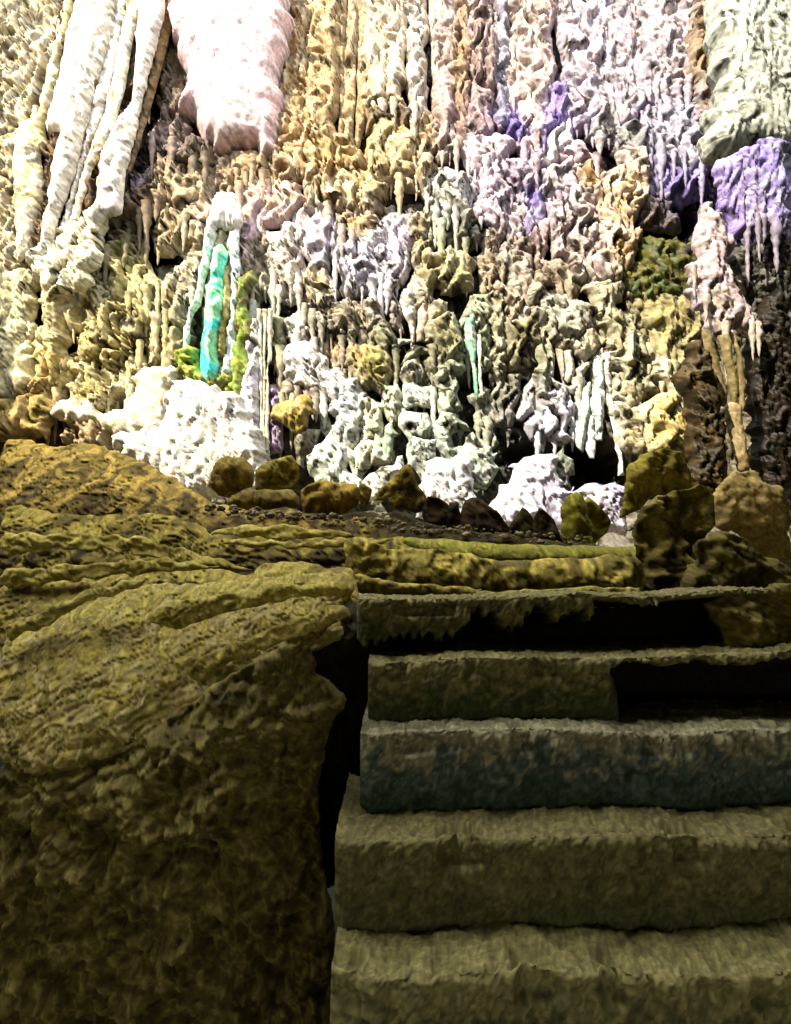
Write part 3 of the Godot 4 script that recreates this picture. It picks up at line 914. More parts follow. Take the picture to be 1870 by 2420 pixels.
	formation("flowstone_apron", "wide blown-out white apron of flowstone sloping down behind the leftmost boulders", "flowstone", "", ["b|D|13.7|fcfaf4 f4f0e4|drip|k=1.45 gain=0.8 cap=0.9 vein=0.5|640 1030 760 980 950 970 982 820 1050 680 1150 660 1330 680 1392 760 1482 760 1492 850 1582 960 1640 1200 1660 1420 1500 1420 1400 1400 1290 1430 1150 1480 1000 1400 850 1230 712 1150"], 0.52)
	formation("small_rock", "grey green angular rock lying on the white apron", "rock", "", ["b|D|13.3|98a490 5a6450|boulder||1080 1070 1200 1132 1284 1158 1288 1280 1222 1344 1190 1250 1110 1152"], 0.44)
	formation("flowstone_dome", "rounded tan domes above and left of the teal-striped column", "flowstone", "", [
		"dome|A|15.9|d4b894 dccca0|drip||900 540 990 500 1082 560 1222 540 1322 640 1302 780 1272 950 1150 1002 1100 902 960 802 850 872 830 700 868 640",
		"lower_apron|A|15.7|e0c898 c4a874|drip||962 880 1100 900 1250 960 1242 1150 1202 1400 1000 1490 960 1380 1100 1252 1090 1132 950 1130 900 1080",
		"slanting_rib|A|15.5|8c6c58 a88868|smooth||690 832 862 640 902 560 962 800 770 922 700 852"], 0.46)
	formation("rock_slab", "dull grey brown slab in the dark recess beside the leaning curtain", "rock slab", "", [
		"slab|A|16.0|6a5c44 4c4028|wrinkle||540 900 720 856 752 960 700 1010 560 1016 520 980",
		"lower_slab|A|16.2|4a4420 342c14|wrinkle||500 1050 700 1012 782 1050 822 1182 700 1090 620 1152 480 1192"], 0.37)
	formation("stalactite_cluster", "mauve and olive twisted stalactites between the white curtain and pink dome", "stalactites", "", [
		"stalactite|A|15.6|8a7c58 4c4030|drip||950 -120 1062 -120 1092 150 1070 192 980 172",
		"stalactite|A|15.5|b898a0 7c5c5c|drip||872 330 930 232 950 100 1012 200 1002 420 962 502 920 442",
		"stalactite|A|15.4|a48880 d4c0c0|drip||1000 300 1042 260 1110 200 1132 350 1082 520 1040 442",
		"fan|A|15.3|5c5038 342a20|flute||1060 532 1150 372 1250 400 1292 532 1230 544 1120 564",
		"lilac_lobe|A|15.6|a890d8 c8b0d0|smooth||760 640 850 600 880 650 800 740 745 700"], 0.44)
	formation("dark_rock", "small dark grey rock leaning against the pink dome", "rock", "", ["b|A|15.2|3c3430 4c4438|boulder||1250 432 1330 450 1404 580 1320 586 1268 532"], 0.37)
	formation("flowstone_dome", "big smooth pale pink dome at the top left of centre", "flowstone", "", ["b|A|16.2|f8e4e8 f4d4d8|smooth|k=1.4 cap=0.9 vein=0.1 gain=0.9 edge=5|1060 -160 1400 -200 1742 -160 1752 200 1740 380 1708 548 1560 432 1420 482 1290 382 1250 330 1170 272 1110 192 1150 60"], 0.52)
	formation("rock_arch", "small cream arch of rock right under the pale pink dome", "rock arch", "", [
		"arch|A|15.7|e8cca0 b89468|smooth|k=1.1|1416 522 1480 462 1552 440 1692 510 1702 582 1560 592 1430 584",
		"ledge|A|15.5|b4905c d8b488|smooth||1330 602 1500 592 1702 576 1744 640 1602 644 1502 662 1484 762 1470 722 1350 692"], 0.52)
	formation("flowstone_pillar", "broad peach pink pillar right beside the teal-striped column", "flowstone", "", ["b|N|15.6|f0cca8 f4dcd8 ecc8e0|smooth|k=1.15 gain=0.8 vein=0.2|900 240 1062 130 1250 110 1400 180 1480 330 1404 420 1112 520 1082 620 1022 900 992 1002 880 1004 860 800 890 450 880 330"], 0.52)
	formation("striped_column", "tall white column with a stripe of turquoise light in its colour and a yellow one left of centre", "dripstone column", "", [
		"cap|N|14.5|fcfaf6|smooth|share=0.15 out=0.6 k=1.5 vein=0 gain=0.5 grow=2 edge=1|640 480 640 300 690 246 780 235 862 266 886 340 882 520 800 560 700 540",
		"core|N|14.95|e8e4c8 a8a868|flute|share=0.15 out=0.35 grow=1 edge=1 gain=0.6|650 400 880 400 880 600 862 1100 826 1600 780 1930 560 1940 530 1700 560 1300 610 900 640 600",
		"outer_rib|N|14.7|fafcf8 ecfaf4|rib|share=0.15 out=0.6 grow=2.4 k=1.9 vein=0.3|640 440 700 420 690 480 602 800 548 1040 502 1250 440 1330 412 1500 386 1660 396 1500 420 1350 470 1240 540 950 600 480",
		"white_rib|N|14.6|faf8ee f4f8dc|rib|share=0.15 out=0.6 grow=2.4 k=1.9 vein=0.3|700 400 790 390 760 450 722 600 672 780 602 1000 562 1100 520 1330 506 1650 522 1800 560 1900 562 1650 592 1300 610 1000 650 760 690 560",
		"turquoise_stripe|N|14.55|a0f4b8 64f8d0 40f0f0|rib|grow=3.4 k=1.7 vein=0 share=0.1 out=0.68 edge=0.6|662 800 712 720 746 790 732 900 722 1060 722 1250 692 1420 662 1650 662 1850 632 1942 570 1932 560 1700 590 1420 610 1180 640 1000",  # turquoise lamp light painted as colour on the column
		"beaded_rib|N|14.6|dccc78 b0983c|lump|grow=0.5 edge=1 out=0.6 share=0.1|735 900 770 890 792 1000 802 1300 772 1500 762 1700 702 1840 672 1900 670 1600 700 1430 716 1250 730 1050",
		"pale_rib|N|14.65|f8faf4 d8f8f4|rib|share=0.15 out=0.6 grow=2.4 k=1.8 vein=0.3|812 440 862 480 858 700 866 1000 842 1300 822 1600 792 1900 742 1930 702 1900 762 1750 792 1500 818 1250 816 900 806 650",
		"green_foot|N|14.5|b0d048 d4cc58|smooth|share=0.15 out=0.6 k=0.95|380 1700 440 1720 482 1830 560 1930 682 1960 722 1920 742 1900 762 1930 702 1992 602 2012 500 1982 430 1882 350 1852"], 0.52)
	formation("flowstone_slab", "flat lime green slab hanging right of the turquoise stripe", "flowstone slab", "", ["b|N|15.2|8c7c34 98c044 a4b434|smooth|gain=0.5 vein=0.1 out=0.55 share=0.1|870 1020 1002 1010 950 1080 962 1300 992 1380 982 1560 912 1592 902 1800 872 2000 880 2092 820 2062 762 2042 762 1950 802 1800 832 1500 852 1200"], 0.52)
	formation("dripstone_column", "white lavender column right of the lime green slab, flaring to its foot", "dripstone column", "", [
		"shaft|N|14.8|f8f4fa e0d8f4|rib|out=0.45 share=0.2 grow=1.5 k=1.35|920 1592 992 1560 1002 1400 1052 1390 1072 1700 1062 2000 1064 2300 1090 2740 960 2720 882 2240 880 2050 910 1850",
		"upper_piece|N|15.0|f4f0ec|smooth|k=1.2|960 1080 1010 1030 1046 1060 1032 1300 992 1382 960 1182"], 0.52)
	formation("dripstone_column", "slender column with fine black and white flutes below the cream pillars", "dripstone column", "", [
		"flute_rib|N|14.7|f0ecd8|rib|out=0.5 share=0.1 k=1.2 edge=0.5 grow=0.5| 1050 1290 1084 1290 1092 1700 1086 2200 1090 2900 1062 2900 1076 2200 1060 1700",
		"flute_rib|N|14.72|e4dcb8|rib|out=0.5 share=0.1 k=1.1 edge=0.5 grow=0.5| 1102 1290 1130 1290 1122 1700 1116 2200 1120 2900 1100 2900 1098 2200 1108 1700",
		"flute_rib|N|14.7|ece4cc|rib|out=0.5 share=0.1 k=1.1 edge=0.5 grow=0.5| 1146 1290 1180 1290 1176 1760 1146 1800 1148 2100 1150 2900 1130 2900 1128 2200 1146 1700",
		"lavender_face|E|14.9|b894d8 d8c4e8|rib|out=0.3 share=0.2 |100 650 180 700 192 900 186 1100 110 1112 100 900",
		"ochre_rib|N|14.9|a8902c c8b860|drip||1195 1380 1290 1400 1300 1560 1290 1700 1240 1790 1180 1780 1200 1500"], 0.52)
	formation("flowstone_lump", "round ochre lump right of the finely fluted column", "flowstone", "", ["b|E|14.5|d8c078 b8a050|drip|cap=0.4|170 800 210 762 280 752 382 780 386 880 342 932 270 952 200 902 164 862"], 0.52)
	formation("stalactite_cluster", "thick cream stalactites hanging between the peach pillar and lavender boss", "stalactites", "", [
		"stalactite|B|15.5|f4ecd8 e8d8d0|drip|k=1.15 gain=0.7|100 980 200 950 290 960 284 1150 292 1380 230 1404 180 1382 150 1320 110 1150",
		"stalactite|B|15.6|f0e8ec e8d8e0|smooth|k=1.15|290 880 370 820 374 950 342 1060 330 1250 292 1330",
		"stalactite|B|15.8|b89c58 8c7838|drip||30 980 100 990 105 1150 90 1330 20 1460 -10 1300",
		"stalactite|B|15.4|f0e4c8 c8b070|drip|k=1.1|300 1340 340 1250 420 1180 480 1250 530 1330 520 1440 400 1440"], 0.52)
	formation("flowstone_boss", "smooth lavender boss beside the cream stalactites left of centre", "flowstone", "", ["b|B|15.4|d8ccf0 ece4f4|smooth|k=1.2 gain=0.8|370 880 420 830 540 870 572 960 552 1010 520 1060 490 1200 450 1192 340 1080 330 1010"], 0.52)
	formation("dripstone_column", "peach orange column with arched ridges right of the pale pink dome", "dripstone column", "", ["b|B|15.8|f0c890 d8a860 f8e4c0|wrinkle|gain=0.8 vein=0.5|150 -110 340 -110 352 200 342 330 356 480 350 602 180 612 138 480 168 340 160 170"], 0.52)
	formation("dripstone_column", "broad cream tan column between the peach column and hanging thin stalactites", "dripstone column", "", ["b|B|15.6|f0d8ac d8b074|drip|gain=0.6|370 -110 560 -110 532 220 542 322 400 282 358 250"], 0.52)
	formation("stalactite_cluster", "three thin tan stalactites hanging side by side near the top", "stalactites", "", [
		"stalactite|B|15.4|e0c898 a88c58|rib||560 -110 622 -110 602 240 570 322", "stalactite|B|15.3|f0dcb8 c0a070|rib||632 -110 702 -110 662 280 612 470 588 400", "stalactite|B|15.2|d8bc88 a08050|rib||705 -110 772 -110 792 110 742 260 682 440 655 472 680 300"], 0.52)
	formation("flowstone", "lumpy tan flowstone below the three thin stalactites", "flowstone", "", ["b|B|15.5|f0d098 dcb478|lump||360 300 480 300 560 340 632 340 662 460 742 520 762 580 620 622 520 612 500 682 380 652 340 500"], 0.52)
	formation("hanging_block", "cream white block hanging from the top edge between black gaps", "dripstone", "", [
		"block|B|15.2|f8f0e0 f0dcb8|smooth|k=1.3|760 -110 982 -110 972 60 942 152 862 152 800 132 768 80", "finger|B|15.3|faf4ec|smooth|k=1.3|1050 -110 1122 -110 1122 120 1070 202 1040 132"], 0.52)
	formation("rock_arch", "dark grey brown arch under the cream hanging block", "rock arch", "", ["b|B|15.7|6c5a48 8c7458|wrinkle||800 160 900 142 1062 200 1092 352 1020 322 900 252 830 272 770 302 750 222"], 0.40)
	formation("flowstone_mass", "round ochre head of flowstone under the dark arch", "flowstone", "", [
		"head|B|15.3|f0d490 f4e0b0|drip|gain=0.7|790 330 850 260 980 280 1082 350 1086 470 1050 502 1010 500 962 580 860 562 770 470 750 420", "finger|B|15.2|e0c08c c0a068|drip|gain=0.7|1080 222 1122 132 1192 240 1192 400 1162 522 1090 502 1070 380"], 0.52)
	formation("dripstone_column", "pink and brown twin column beside the black cleft at top centre", "dripstone column", "", [
		"pink_half|B|15.5|e8ccc8 d0b4b0|smooth||1210 -110 1322 -110 1332 200 1332 402 1250 452 1230 330 1214 150", "brown_half|B|15.4|c49c68 a88054|smooth||1316 -110 1430 -110 1422 180 1402 380 1336 422 1318 200"], 0.52)
	formation("flowstone", "swirling golden ochre flowstone band across the upper centre", "flowstone", "", [
		"upper_swirl|B|15.2|f4dca4 dcb464 f8ecc8|lump|gain=1.2|360 622 500 602 640 582 780 562 1000 542 1150 542 1232 560 1202 640 1160 692 980 652 880 662 830 762 882 862 800 862 560 822 400 832 368 720",
		"lower_swirl|B|15.3|c8a440 a07c28|lump||560 872 780 862 832 922 800 1012 700 1032 600 1002 570 942", "pale_knob|B|15.0|f8f0e0|smooth|k=1.2|1060 592 1172 580 1202 650 1150 664"], 0.52)
	formation("flowstone", "white lavender wrinkled flowstone in the centre below the golden band", "flowstone", "", [
		"left_face|B|15.0|f0ecfa d8d4ec|wrinkle|k=1.25|540 1060 700 1020 830 942 862 932 882 1050 852 1300 762 1362 640 1342 560 1202 528 1120", "right_face|B|14.9|e0d4f4 f4f0fa|drip|k=1.2 gain=0.7|870 900 920 820 1012 860 1032 950 1052 1080 1002 1190 982 1300 880 1342 864 1100"], 0.52)
	formation("dripstone_column", "olive yellow rippled column right of the lavender flowstone", "dripstone column", "", [
		"shaft|B|14.9|b8a048 d8cc88|drip||1030 872 1132 882 1152 1000 1172 1150 1182 1440 1080 1440 1060 1150 1040 1000", "green_knob|B|14.8|d8e4b8 b8c890|drip|k=1.05|1130 872 1242 850 1262 900 1202 1020 1160 962"], 0.49)
	formation("flowstone_mass", "pale yellow green cauliflower head right of the olive rippled column", "flowstone", "", ["b|B|14.8|f0ecc0 c4b868|lump|k=1.05|1180 1132 1332 1110 1422 1182 1422 1300 1342 1352 1240 1332 1202 1230"], 0.52)
	formation("flowstone", "grey green folded flowstone right of the golden band", "flowstone", "", [
		"upper_fold|B|15.2|e8ece4 b8bca4|drip|k=1.1|1160 702 1232 600 1292 610 1432 640 1422 740 1402 880 1300 862 1250 832 1160 812", "lower_fold|B|15.3|98a888 687058|lump||1280 872 1402 892 1502 962 1490 1012 1400 1062 1260 962"], 0.49)
	formation("flowstone", "large pink lilac flowstone bulge with arched dark wrinkles right of top centre", "flowstone", "", [
		"bulge|M|14.9|e4cce4 d8c0d8 ece0ec|wrinkle|k=1.05|430 640 470 562 660 560 840 602 872 740 782 780 702 860 672 920 652 1100 620 1112 480 1082 430 962 452 800",
		"pale_fold|M|15.0|f0ecec d8e0dc|drip|k=1.15|120 700 210 672 300 702 412 740 382 850 342 1040 280 932 150 862", "white_fold|M|14.8|f8f0f4 ecc8d0|smooth|k=1.25|310 450 420 402 560 410 720 420 692 500 560 572 440 652 370 622 330 540"], 0.52)
	formation("dripstone_column", "mauve pink pitted column at the top right of centre", "dripstone column", "", ["b|M|15.5|d8b8b8 a88c84|drip||340 -160 560 -160 562 100 532 250 602 360 420 422 350 392 360 200 402 120"], 0.52)
	formation("stalactite", "pale blue grey stalactite beside the mauve pitted column", "stalactite", "", ["b|M|15.3|c8ccdc 98a0c0|smooth||572 -160 702 -160 692 110 652 300 592 332 548 250 572 150"], 0.52)
	formation("stalactite_cluster", "cream peach stalactite with violet light in the colour of the lobes on both sides", "stalactites", "", [
		"cream_stalactite|M|14.8|f8e8d4 f0d0c4|smooth|k=1.2|700 -160 1000 -160 992 60 982 180 922 360 862 352 822 332 732 200 762 110 692 60",
		"violet_lobe|M|14.9|8c74e4 a890f0|smooth|share=0.7 k=0.95|990 -20 1095 -30 1132 100 1132 222 1092 300 1002 372 920 362 962 200 992 80",  # lobe and web carry violet light in their vertex colours
		"violet_web|M|15.1|5c48c0 8478dc|smooth|share=0.45 k=0.9|700 130 762 100 742 200 802 300 802 372 640 372 682 250", "tan_tip|M|14.9|b89068 c4b4dc|smooth||800 392 980 382 962 480 940 592 870 594 770 452"], 0.52)
	formation("dripstone", "bright white slanting tongue of dripstone below the violet lobes", "dripstone", "", ["b|M|14.6|fcfafa|smooth|k=1.4 vein=0|990 470 1052 342 1162 300 1164 400 1102 520 925 645"], 0.52)
	formation("flowstone", "pale lilac rounded flowstone at the top right", "flowstone", "", [
		"face|M|15.4|dcd0e8 ccc4dc e8d4e0|drip|k=1.05 gain=0.7|1100 -160 1500 -160 1492 120 1422 200 1392 150 1290 310 1160 302 1132 180 1132 60", "cream_knot|M|15.2|e0dccc a8a498|drip||1390 182 1422 120 1502 150 1504 420 1400 402 1300 382 1370 282",
		"pink_tuft|M|15.1|e8c4d4|smooth||1080 522 1200 460 1332 520 1392 582 1230 622 1120 572"], 0.52)
	formation("flowstone", "grey lilac flowstone shoulder between the violet lobes and golden knob", "flowstone", "", [
		"shoulder|M|14.9|c8c0d0 dcd0cc|drip||880 642 1000 622 1150 562 1222 640 1212 800 1102 870 1010 932 940 902 890 762", "gold_knob|M|14.7|e8bc5c d8a848|drip||1230 622 1300 572 1392 610 1402 740 1382 820 1330 892 1270 822 1212 742"], 0.52)
	formation("stalactite", "big slanting pink cream stalactite right of centre ending in a pale lip", "stalactite", "stalactites", ["b|M|14.3|ecd8d8 d4b8b0 f4ece4|drip|gain=1.1|1000 922 1090 862 1230 792 1380 850 1402 900 1372 1080 1332 1130 1402 1280 1502 1490 1482 1532 1240 1552 1170 1492 1110 1330 1060 1150"], 0.52)
	formation("stalactite", "big cream gold knobbly stalactite coming to a point beside the black hollow", "stalactite", "stalactites", ["b|C|14.2|f4e0b0 f0d4d0 e8c478|lump|k=1.05|710 432 790 410 870 452 896 520 882 640 832 740 802 880 802 1020 792 1110 690 1225 640 1132 560 962 560 802 590 622 640 552 740 522"], 0.52)
	formation("stalactite_cluster", "grey pink finger, bell coloured with violet light and pink cone hanging together right of centre", "stalactites", "", [
		"grey_finger|M|14.6|c8b8bc ece0d0|smooth||690 902 720 822 792 832 812 962 802 1060 762 1172 702 1184 702 1040", "violet_bell|M|14.7|8478d4 c8c0f0|smooth|share=0.45 |800 762 890 770 952 900 982 980 940 1080 870 1112 822 1040 812 902", "pink_cone|M|14.6|e8ccd0 d8b0a8|smooth||840 1102 1002 1032 982 1150 952 1280 930 1380 910 1262"], 0.52)  # violet of the bell is coloured light put into its colour
	formation("dripstone_column", "cream brown twisted column below the pink lilac bulge", "dripstone column", "", ["b|M|14.8|ecdcc4 a88c68|drip||480 1110 620 1132 562 1250 582 1400 562 1560 500 1592 470 1400 490 1250"], 0.51)
	formation("flowstone", "grey cream creased flowstone below the grey pink finger", "flowstone", "", [
		"face|M|14.7|ccc0b0 a89c8c|drip||600 1300 700 1252 832 1380 852 1650 830 1722 700 1562 620 1452", "brown_crease|M|15.0|8c7850 6a5438|rough||680 1172 830 1182 852 1300 840 1382 720 1362 660 1252", "tan_fold|M|14.9|b09878 d8ccac|drip||960 1420 1100 1382 1182 1500 1242 1562 1100 1642 950 1602 900 1500"], 0.49)
	formation("dripstone_column", "pale green column with white ribs rising right of centre", "dripstone column", "", [
		"shaft|L|14.2|b0c494 d8e4c8|flute|gain=1.3|100 480 190 360 280 330 302 430 272 600 272 800 242 900 240 1000 150 1010 110 940 60 750 46 630",
		"white_rib|L|14.0|f0f4ec 90e0b8|rib|out=0.2 share=0.1 k=1.2|70 560 130 530 160 700 165 950 190 1250 165 1250 130 980 80 760", "white_rib|L|14.0|f4f4e8|rib|out=0.2 share=0.1 k=1.15|175 700 205 700 215 1000 222 1240 195 1230 188 960", "frayed_foot|L|14.2|dce0c0 a8a880|flute|gain=1.3|150 1240 260 1180 270 1350 280 1450 202 1530 160 1400"], 0.49)
	formation("dripstone_column", "cream olive wavy column next to the pale green one on its right", "dripstone column", "", ["b|L|14.3|d8d0ac b0a470 e8e0d0|flute|gain=1.2|280 330 420 332 452 450 402 620 432 900 432 1000 380 1052 332 1120 332 1400 302 1660 290 1500 290 1250 322 1080 270 880 280 650"], 0.49)
	formation("stalactite", "short cream brown hooked stalactite with a white lower lip", "stalactite", "stalactites", [
		"body|L|14.0|ecdcc4 b89468|drip||340 262 440 300 522 380 562 460 602 500 560 560 440 600 402 600 450 480", "white_lip|L|13.9|fcf8f0|smooth|k=1.3 vein=0|405 612 470 600 560 560 612 500 590 560 520 610 420 640"], 0.51)
	formation("flowstone_curtain", "great pale curtain with long white drips right of centre", "flowstone", "", [
		"curtain|L|13.9|d0d4c4 b8b4a4 e8ead8|wrinkle|gain=0.8|640 302 720 322 850 360 1002 420 1162 480 1164 660 1092 702 1082 820 1010 840 860 800 772 740 700 650 620 480",
		"drip|L|13.8|f4f0dc e8ecd0|rib|k=1.2|690 660 800 740 840 900 830 1040 820 1140 780 1250 768 1050 770 840", "drip|L|13.8|f0d8b0 b87c30|rib|k=1.05|850 620 930 700 930 860 925 1060 895 1080 880 960 850 800", "drip|L|13.75|faf4e4|rib|k=1.3|925 820 990 830 1010 960 1008 1080 960 1112 925 1080", "drip|L|13.9|c8bc94 98907c|drip||1010 760 1080 700 1180 640 1230 700 1240 830 1130 870 1060 920 1015 900",
		"cup_ledge|L|13.7|f0e8d8 c0b898|wrinkle|k=1.1|825 1122 940 1130 1050 1102 1062 1032 1112 920 1242 848 1246 900 1130 932 1082 1090 1020 1162 860 1172"], 0.49)
	formation("dripstone", "pinkish grey dripstone block above the great pale curtain", "dripstone", "", [
		"left_block|L|14.4|d8c8c0 b0a090|drip||460 182 600 140 622 300 622 440 530 422 460 322", "right_block|L|14.5|98806c c8b49c|rough||700 60 900 100 962 200 1042 282 900 332 760 282 690 202"], 0.49)
	formation("flowstone_column", "tall tan olive flowstone column right of the black hollow", "flowstone", "", [
		"upper|L|14.0|d0c898 c0b080 e0dcc4|drip||1120 292 1360 250 1382 330 1362 450 1402 560 1460 700 1529 850 1500 1100 1400 1120 1310 1100 1290 850 1302 760 1262 640 1180 640 1150 520 1170 420", "lower|L|13.9|c4bc88 a89c58|drip|gain=0.8|1310 1090 1420 1100 1540 1080 1580 1310 1400 1300 1342 1290", "ochre_foot|F|13.7|b8a850 98843c|drip||690 772 840 800 862 900 852 1052 740 1042 700 902"], 0.49)
	formation("stalactite", "olive green club-shaped stalactite left of the lavender flow", "stalactite", "stalactites", ["b|L|13.8|7c8038 a8c858|drip||700 700 752 720 772 900 752 1100 782 1250 822 1300 782 1392 720 1392 690 1280 702 1050 690 900"], 0.40)
	formation("rock_outcrop", "olive brown faceted rock between the wavy column and green club", "rock outcrop", "", [
		"upper|L|14.4|8c7c48 b0a064|rough||420 622 600 562 682 680 702 900 642 972 440 962 400 762", "lower|L|14.5|746050 8c7858|boulder||430 980 660 982 602 1082 480 1012", "dark_roots|L|14.5|5c5c2c 2c2c14|rough|gain=1.4|340 1112 420 1032 540 1062 562 1150 502 1350 462 1610 380 1502 330 1300"], 0.37)
	formation("flowstone", "white lavender flow in front of the black hollow at right", "flowstone", "", [
		"face|L|14.2|f0f0fc d8d0f4|drip|k=1.25 gain=0.7|690 1250 830 1180 1000 1180 1012 1300 962 1480 942 1650 850 1650 760 1582 650 1562 640 1410", "thin_rib|L|14.1|e8e0f4 fcfcfc|rib|k=1.2|640 1050 682 980 692 1150 682 1350 640 1382 560 1442 500 1442 540 1300 590 1150"], 0.52)
	formation("stalactite", "white icicle-like stalactite leftmost of the four over the black hollow", "stalactite", "stalactites over the black hollow", ["b|L|13.9|f0f8f4 c8e0d4|rib|out=0.1 share=0.05 grow=1 k=1.25|1080 1152 1130 1120 1142 1300 1112 1500 1080 1702 1040 1662 1030 1560 1060 1400"], 0.52)
	formation("stalactite", "thin white stalactite second from left over the black hollow, reaching lowest", "stalactite", "stalactites over the black hollow", ["b|L|13.9|fafcfa|rib|out=0.1 share=0.05 grow=1 k=1.3|1128 1380 1172 1400 1192 1700 1180 1764 1150 1760 1118 1680"], 0.52)
	formation("stalactite", "broad white stalactite third from left over the black hollow", "stalactite", "stalactites over the black hollow", ["b|L|13.85|f8fcfc d8ecec|rib|out=0.1 share=0.05 grow=1 k=1.3|1180 882 1240 870 1252 1100 1262 1350 1232 1602 1200 1602 1170 1402 1150 1232 1200 1120"], 0.52)
	formation("stalactite", "long white stalactite at the right side of the black hollow", "stalactite", "stalactites over the black hollow", ["b|L|13.9|fcf8f0|rib|out=0.1 share=0.05 grow=1 k=1.3|1256 862 1310 850 1332 1200 1382 1500 1432 1902 1400 1902 1388 1702 1300 1300"], 0.52)
	formation("flowstone_floor", "white lavender crumpled floor flow below the black hollow", "flowstone", "", [
		"left_flow|L|13.4|f0f0fc dcd8f8|lump|k=1.3 vein=0.6|500 1800 640 1762 820 1782 862 1900 852 2050 1002 2040 920 2200 900 2360 300 2340 340 2102 480 1950", "right_flow|L|13.2|d0c8f4 f4f0fc|wrinkle|k=1.1|1020 2042 1230 2020 1420 2010 1432 2150 1420 2360 1260 2330",
		"green_spur|L|13.6|c8d4c8 98a090|drip||860 1802 920 1722 962 1800 992 1870 942 1930 902 2052 860 2052", "fan|L|13.8|c8e4c0 f0f4ec|wrinkle|k=1.1|0 1752 120 1622 300 1692 292 1900 202 1992 120 1992 0 1902"], 0.52)
	formation("flowstone_mass", "white mushroom-shaped cap right of the finely fluted column", "flowstone", "", [
		"cap|E|14.4|fcfcfa|smooth|k=1.4 vein=0|208 212 260 190 340 194 392 270 412 322 330 302 250 292", "grey_neck|E|14.5|b8bcc4 d8d8d8|wrinkle||250 310 340 300 420 330 440 400 360 420 280 380"], 0.52)
	formation("flowstone_cascade", "big white cascade of flowstone in the lower centre", "flowstone", "", [
		"upper|E|14.2|f8f8fa e8e8f0|drip|k=1.35 gain=0.8|200 500 220 420 330 370 400 380 480 440 520 560 600 600 690 650 720 740 560 760 420 720 300 650 200 600",
		"face|K|14.0|f0f4fc d8e4f4|drip|k=1.3 gain=0.9|150 1262 320 1130 480 1162 560 1202 602 1262 612 1500 612 1702 560 1802 450 1752 380 1652 360 1452 280 1282", "brown_underside|E|14.3|8c5430 c8a878|drip||190 610 280 650 460 700 470 740 300 720 200 680", "yellow_fringe|E|14.3|d8e088 b8a850|flute||110 650 190 690 300 740 340 770 200 770 120 730"], 0.52)
	formation("flowstone_lump", "smooth golden green lump in the centre under dark wrinkles", "flowstone", "", ["b|K|14.2|c4b848 d8b050 a8a838|smooth|gain=1.3|480 902 540 832 740 880 902 1020 912 1120 882 1220 782 1262 640 1232 560 1192 490 1112 460 1002"], 0.49)
	formation("flowstone", "dark and cream wrinkled flowstone crossing the centre", "flowstone", "", [
		"wrinkled_band|K|14.5|c8bc98 6a5c40 e8e0d0|wrinkle|gain=1.6 vein=1.6|50 542 200 452 330 440 480 440 640 432 740 480 802 560 802 640 702 740 560 842 440 862 280 762 200 642", "right_tail|K|14.4|98a068 4c4828|wrinkle|gain=1.4 vein=1.6|640 800 720 740 820 640 900 760 940 900 960 980 800 960 700 900", "ochre_pocket|K|14.5|d8a458 b88838|drip||250 802 440 722 520 842 450 902 462 1100 400 1152 330 1082 280 882"], 0.46)
	formation("dripstone_column", "white and beige pair of ribs hanging in the centre right", "dripstone column", "", [
		"white_rib|K|14.3|fcfafa e8e8e8|rib|k=1.3|940 442 1000 332 1060 310 1112 420 1102 700 1092 900 1050 932 1046 700 980 522", "beige_rib|K|14.2|f0dcd0 d8c0a8|rib|k=1.05|1060 240 1180 240 1222 400 1232 600 1192 830 1110 802 1122 500", "mauve_wedge|K|14.5|a08c7c 7c6454|smooth||870 360 940 440 1000 560 980 720 930 700 860 520"], 0.52)
	formation("dripstone", "small bottle-shaped olive cream dripstone right of the beige rib", "dripstone", "", ["b|K|14.0|d8d0a0 a89c68|smooth||1240 432 1362 420 1352 500 1362 572 1262 602 1230 662 1240 540 1268 510"], 0.49)
	formation("small_rock", "round white pebble lodged at the foot of the white rib", "rock", "", ["b|K|13.9|fcfcfa|smooth|k=1.3 vein=0|938 792 1000 762 1042 780 1012 822 950 832"], 0.52)
	formation("dripstone_arch", "dark and cream arched dripstone below the beige rib", "dripstone arch", "", [
		"arch|K|13.9|b8b088 4c4020|wrinkle|gain=1.3 vein=1.4|990 972 1100 902 1220 870 1332 920 1382 1000 1332 1082 1300 962 1200 922 1080 962", "brown_web|K|14.3|7c6438 5c4424|rough||1100 1002 1250 982 1302 1120 1202 1182 1070 1182", "striped_shell|K|14.0|ecece0 a8a890|flute|gain=1.6|980 1042 1100 1022 1132 1082 1060 1182 1010 1222 968 1122"], 0.44)
	formation("dripstone_fan", "white scalloped fan below the arched dripstone", "dripstone", "", [
		"upper_fan|K|13.8|fcfcfa e8f0f0|flute|k=1.3 gain=0.7|970 1282 1020 1222 1150 1232 1272 1240 1284 1300 1202 1392 1080 1432 1020 1452 980 1382", "lower_fan|K|13.7|f0f4f0 c0dccc|flute|k=1.2|920 1582 1060 1472 1180 1472 1212 1540 1252 1622 1240 1702 1130 1652 1080 1702 1062 1880 1030 1882 1030 1682"], 0.52)
	formation("dripstone", "white and yellow dripping clumps in the lower centre", "dripstone", "", [
		"left_clump|K|13.9|f8f8ec e0dc88|drip|k=1.25|600 1352 680 1340 800 1420 804 1560 770 1702 640 1732 610 1552", "right_clump|K|13.9|f8f8ec d8dca8|drip|k=1.25|800 1262 962 1250 982 1350 940 1502 880 1542 830 1452", "green_drop|K|13.7|58b068 90d090|smooth|k=0.9|800 1642 870 1562 902 1652 902 1800 880 1882 850 1884 820 1782",
		"pale_root|K|13.8|f4f4e8 c8d0a0|flute|k=1.2|600 1762 740 1742 822 1880 802 1960 702 1952 640 2052 560 2190 500 1992 470 1802"], 0.52)
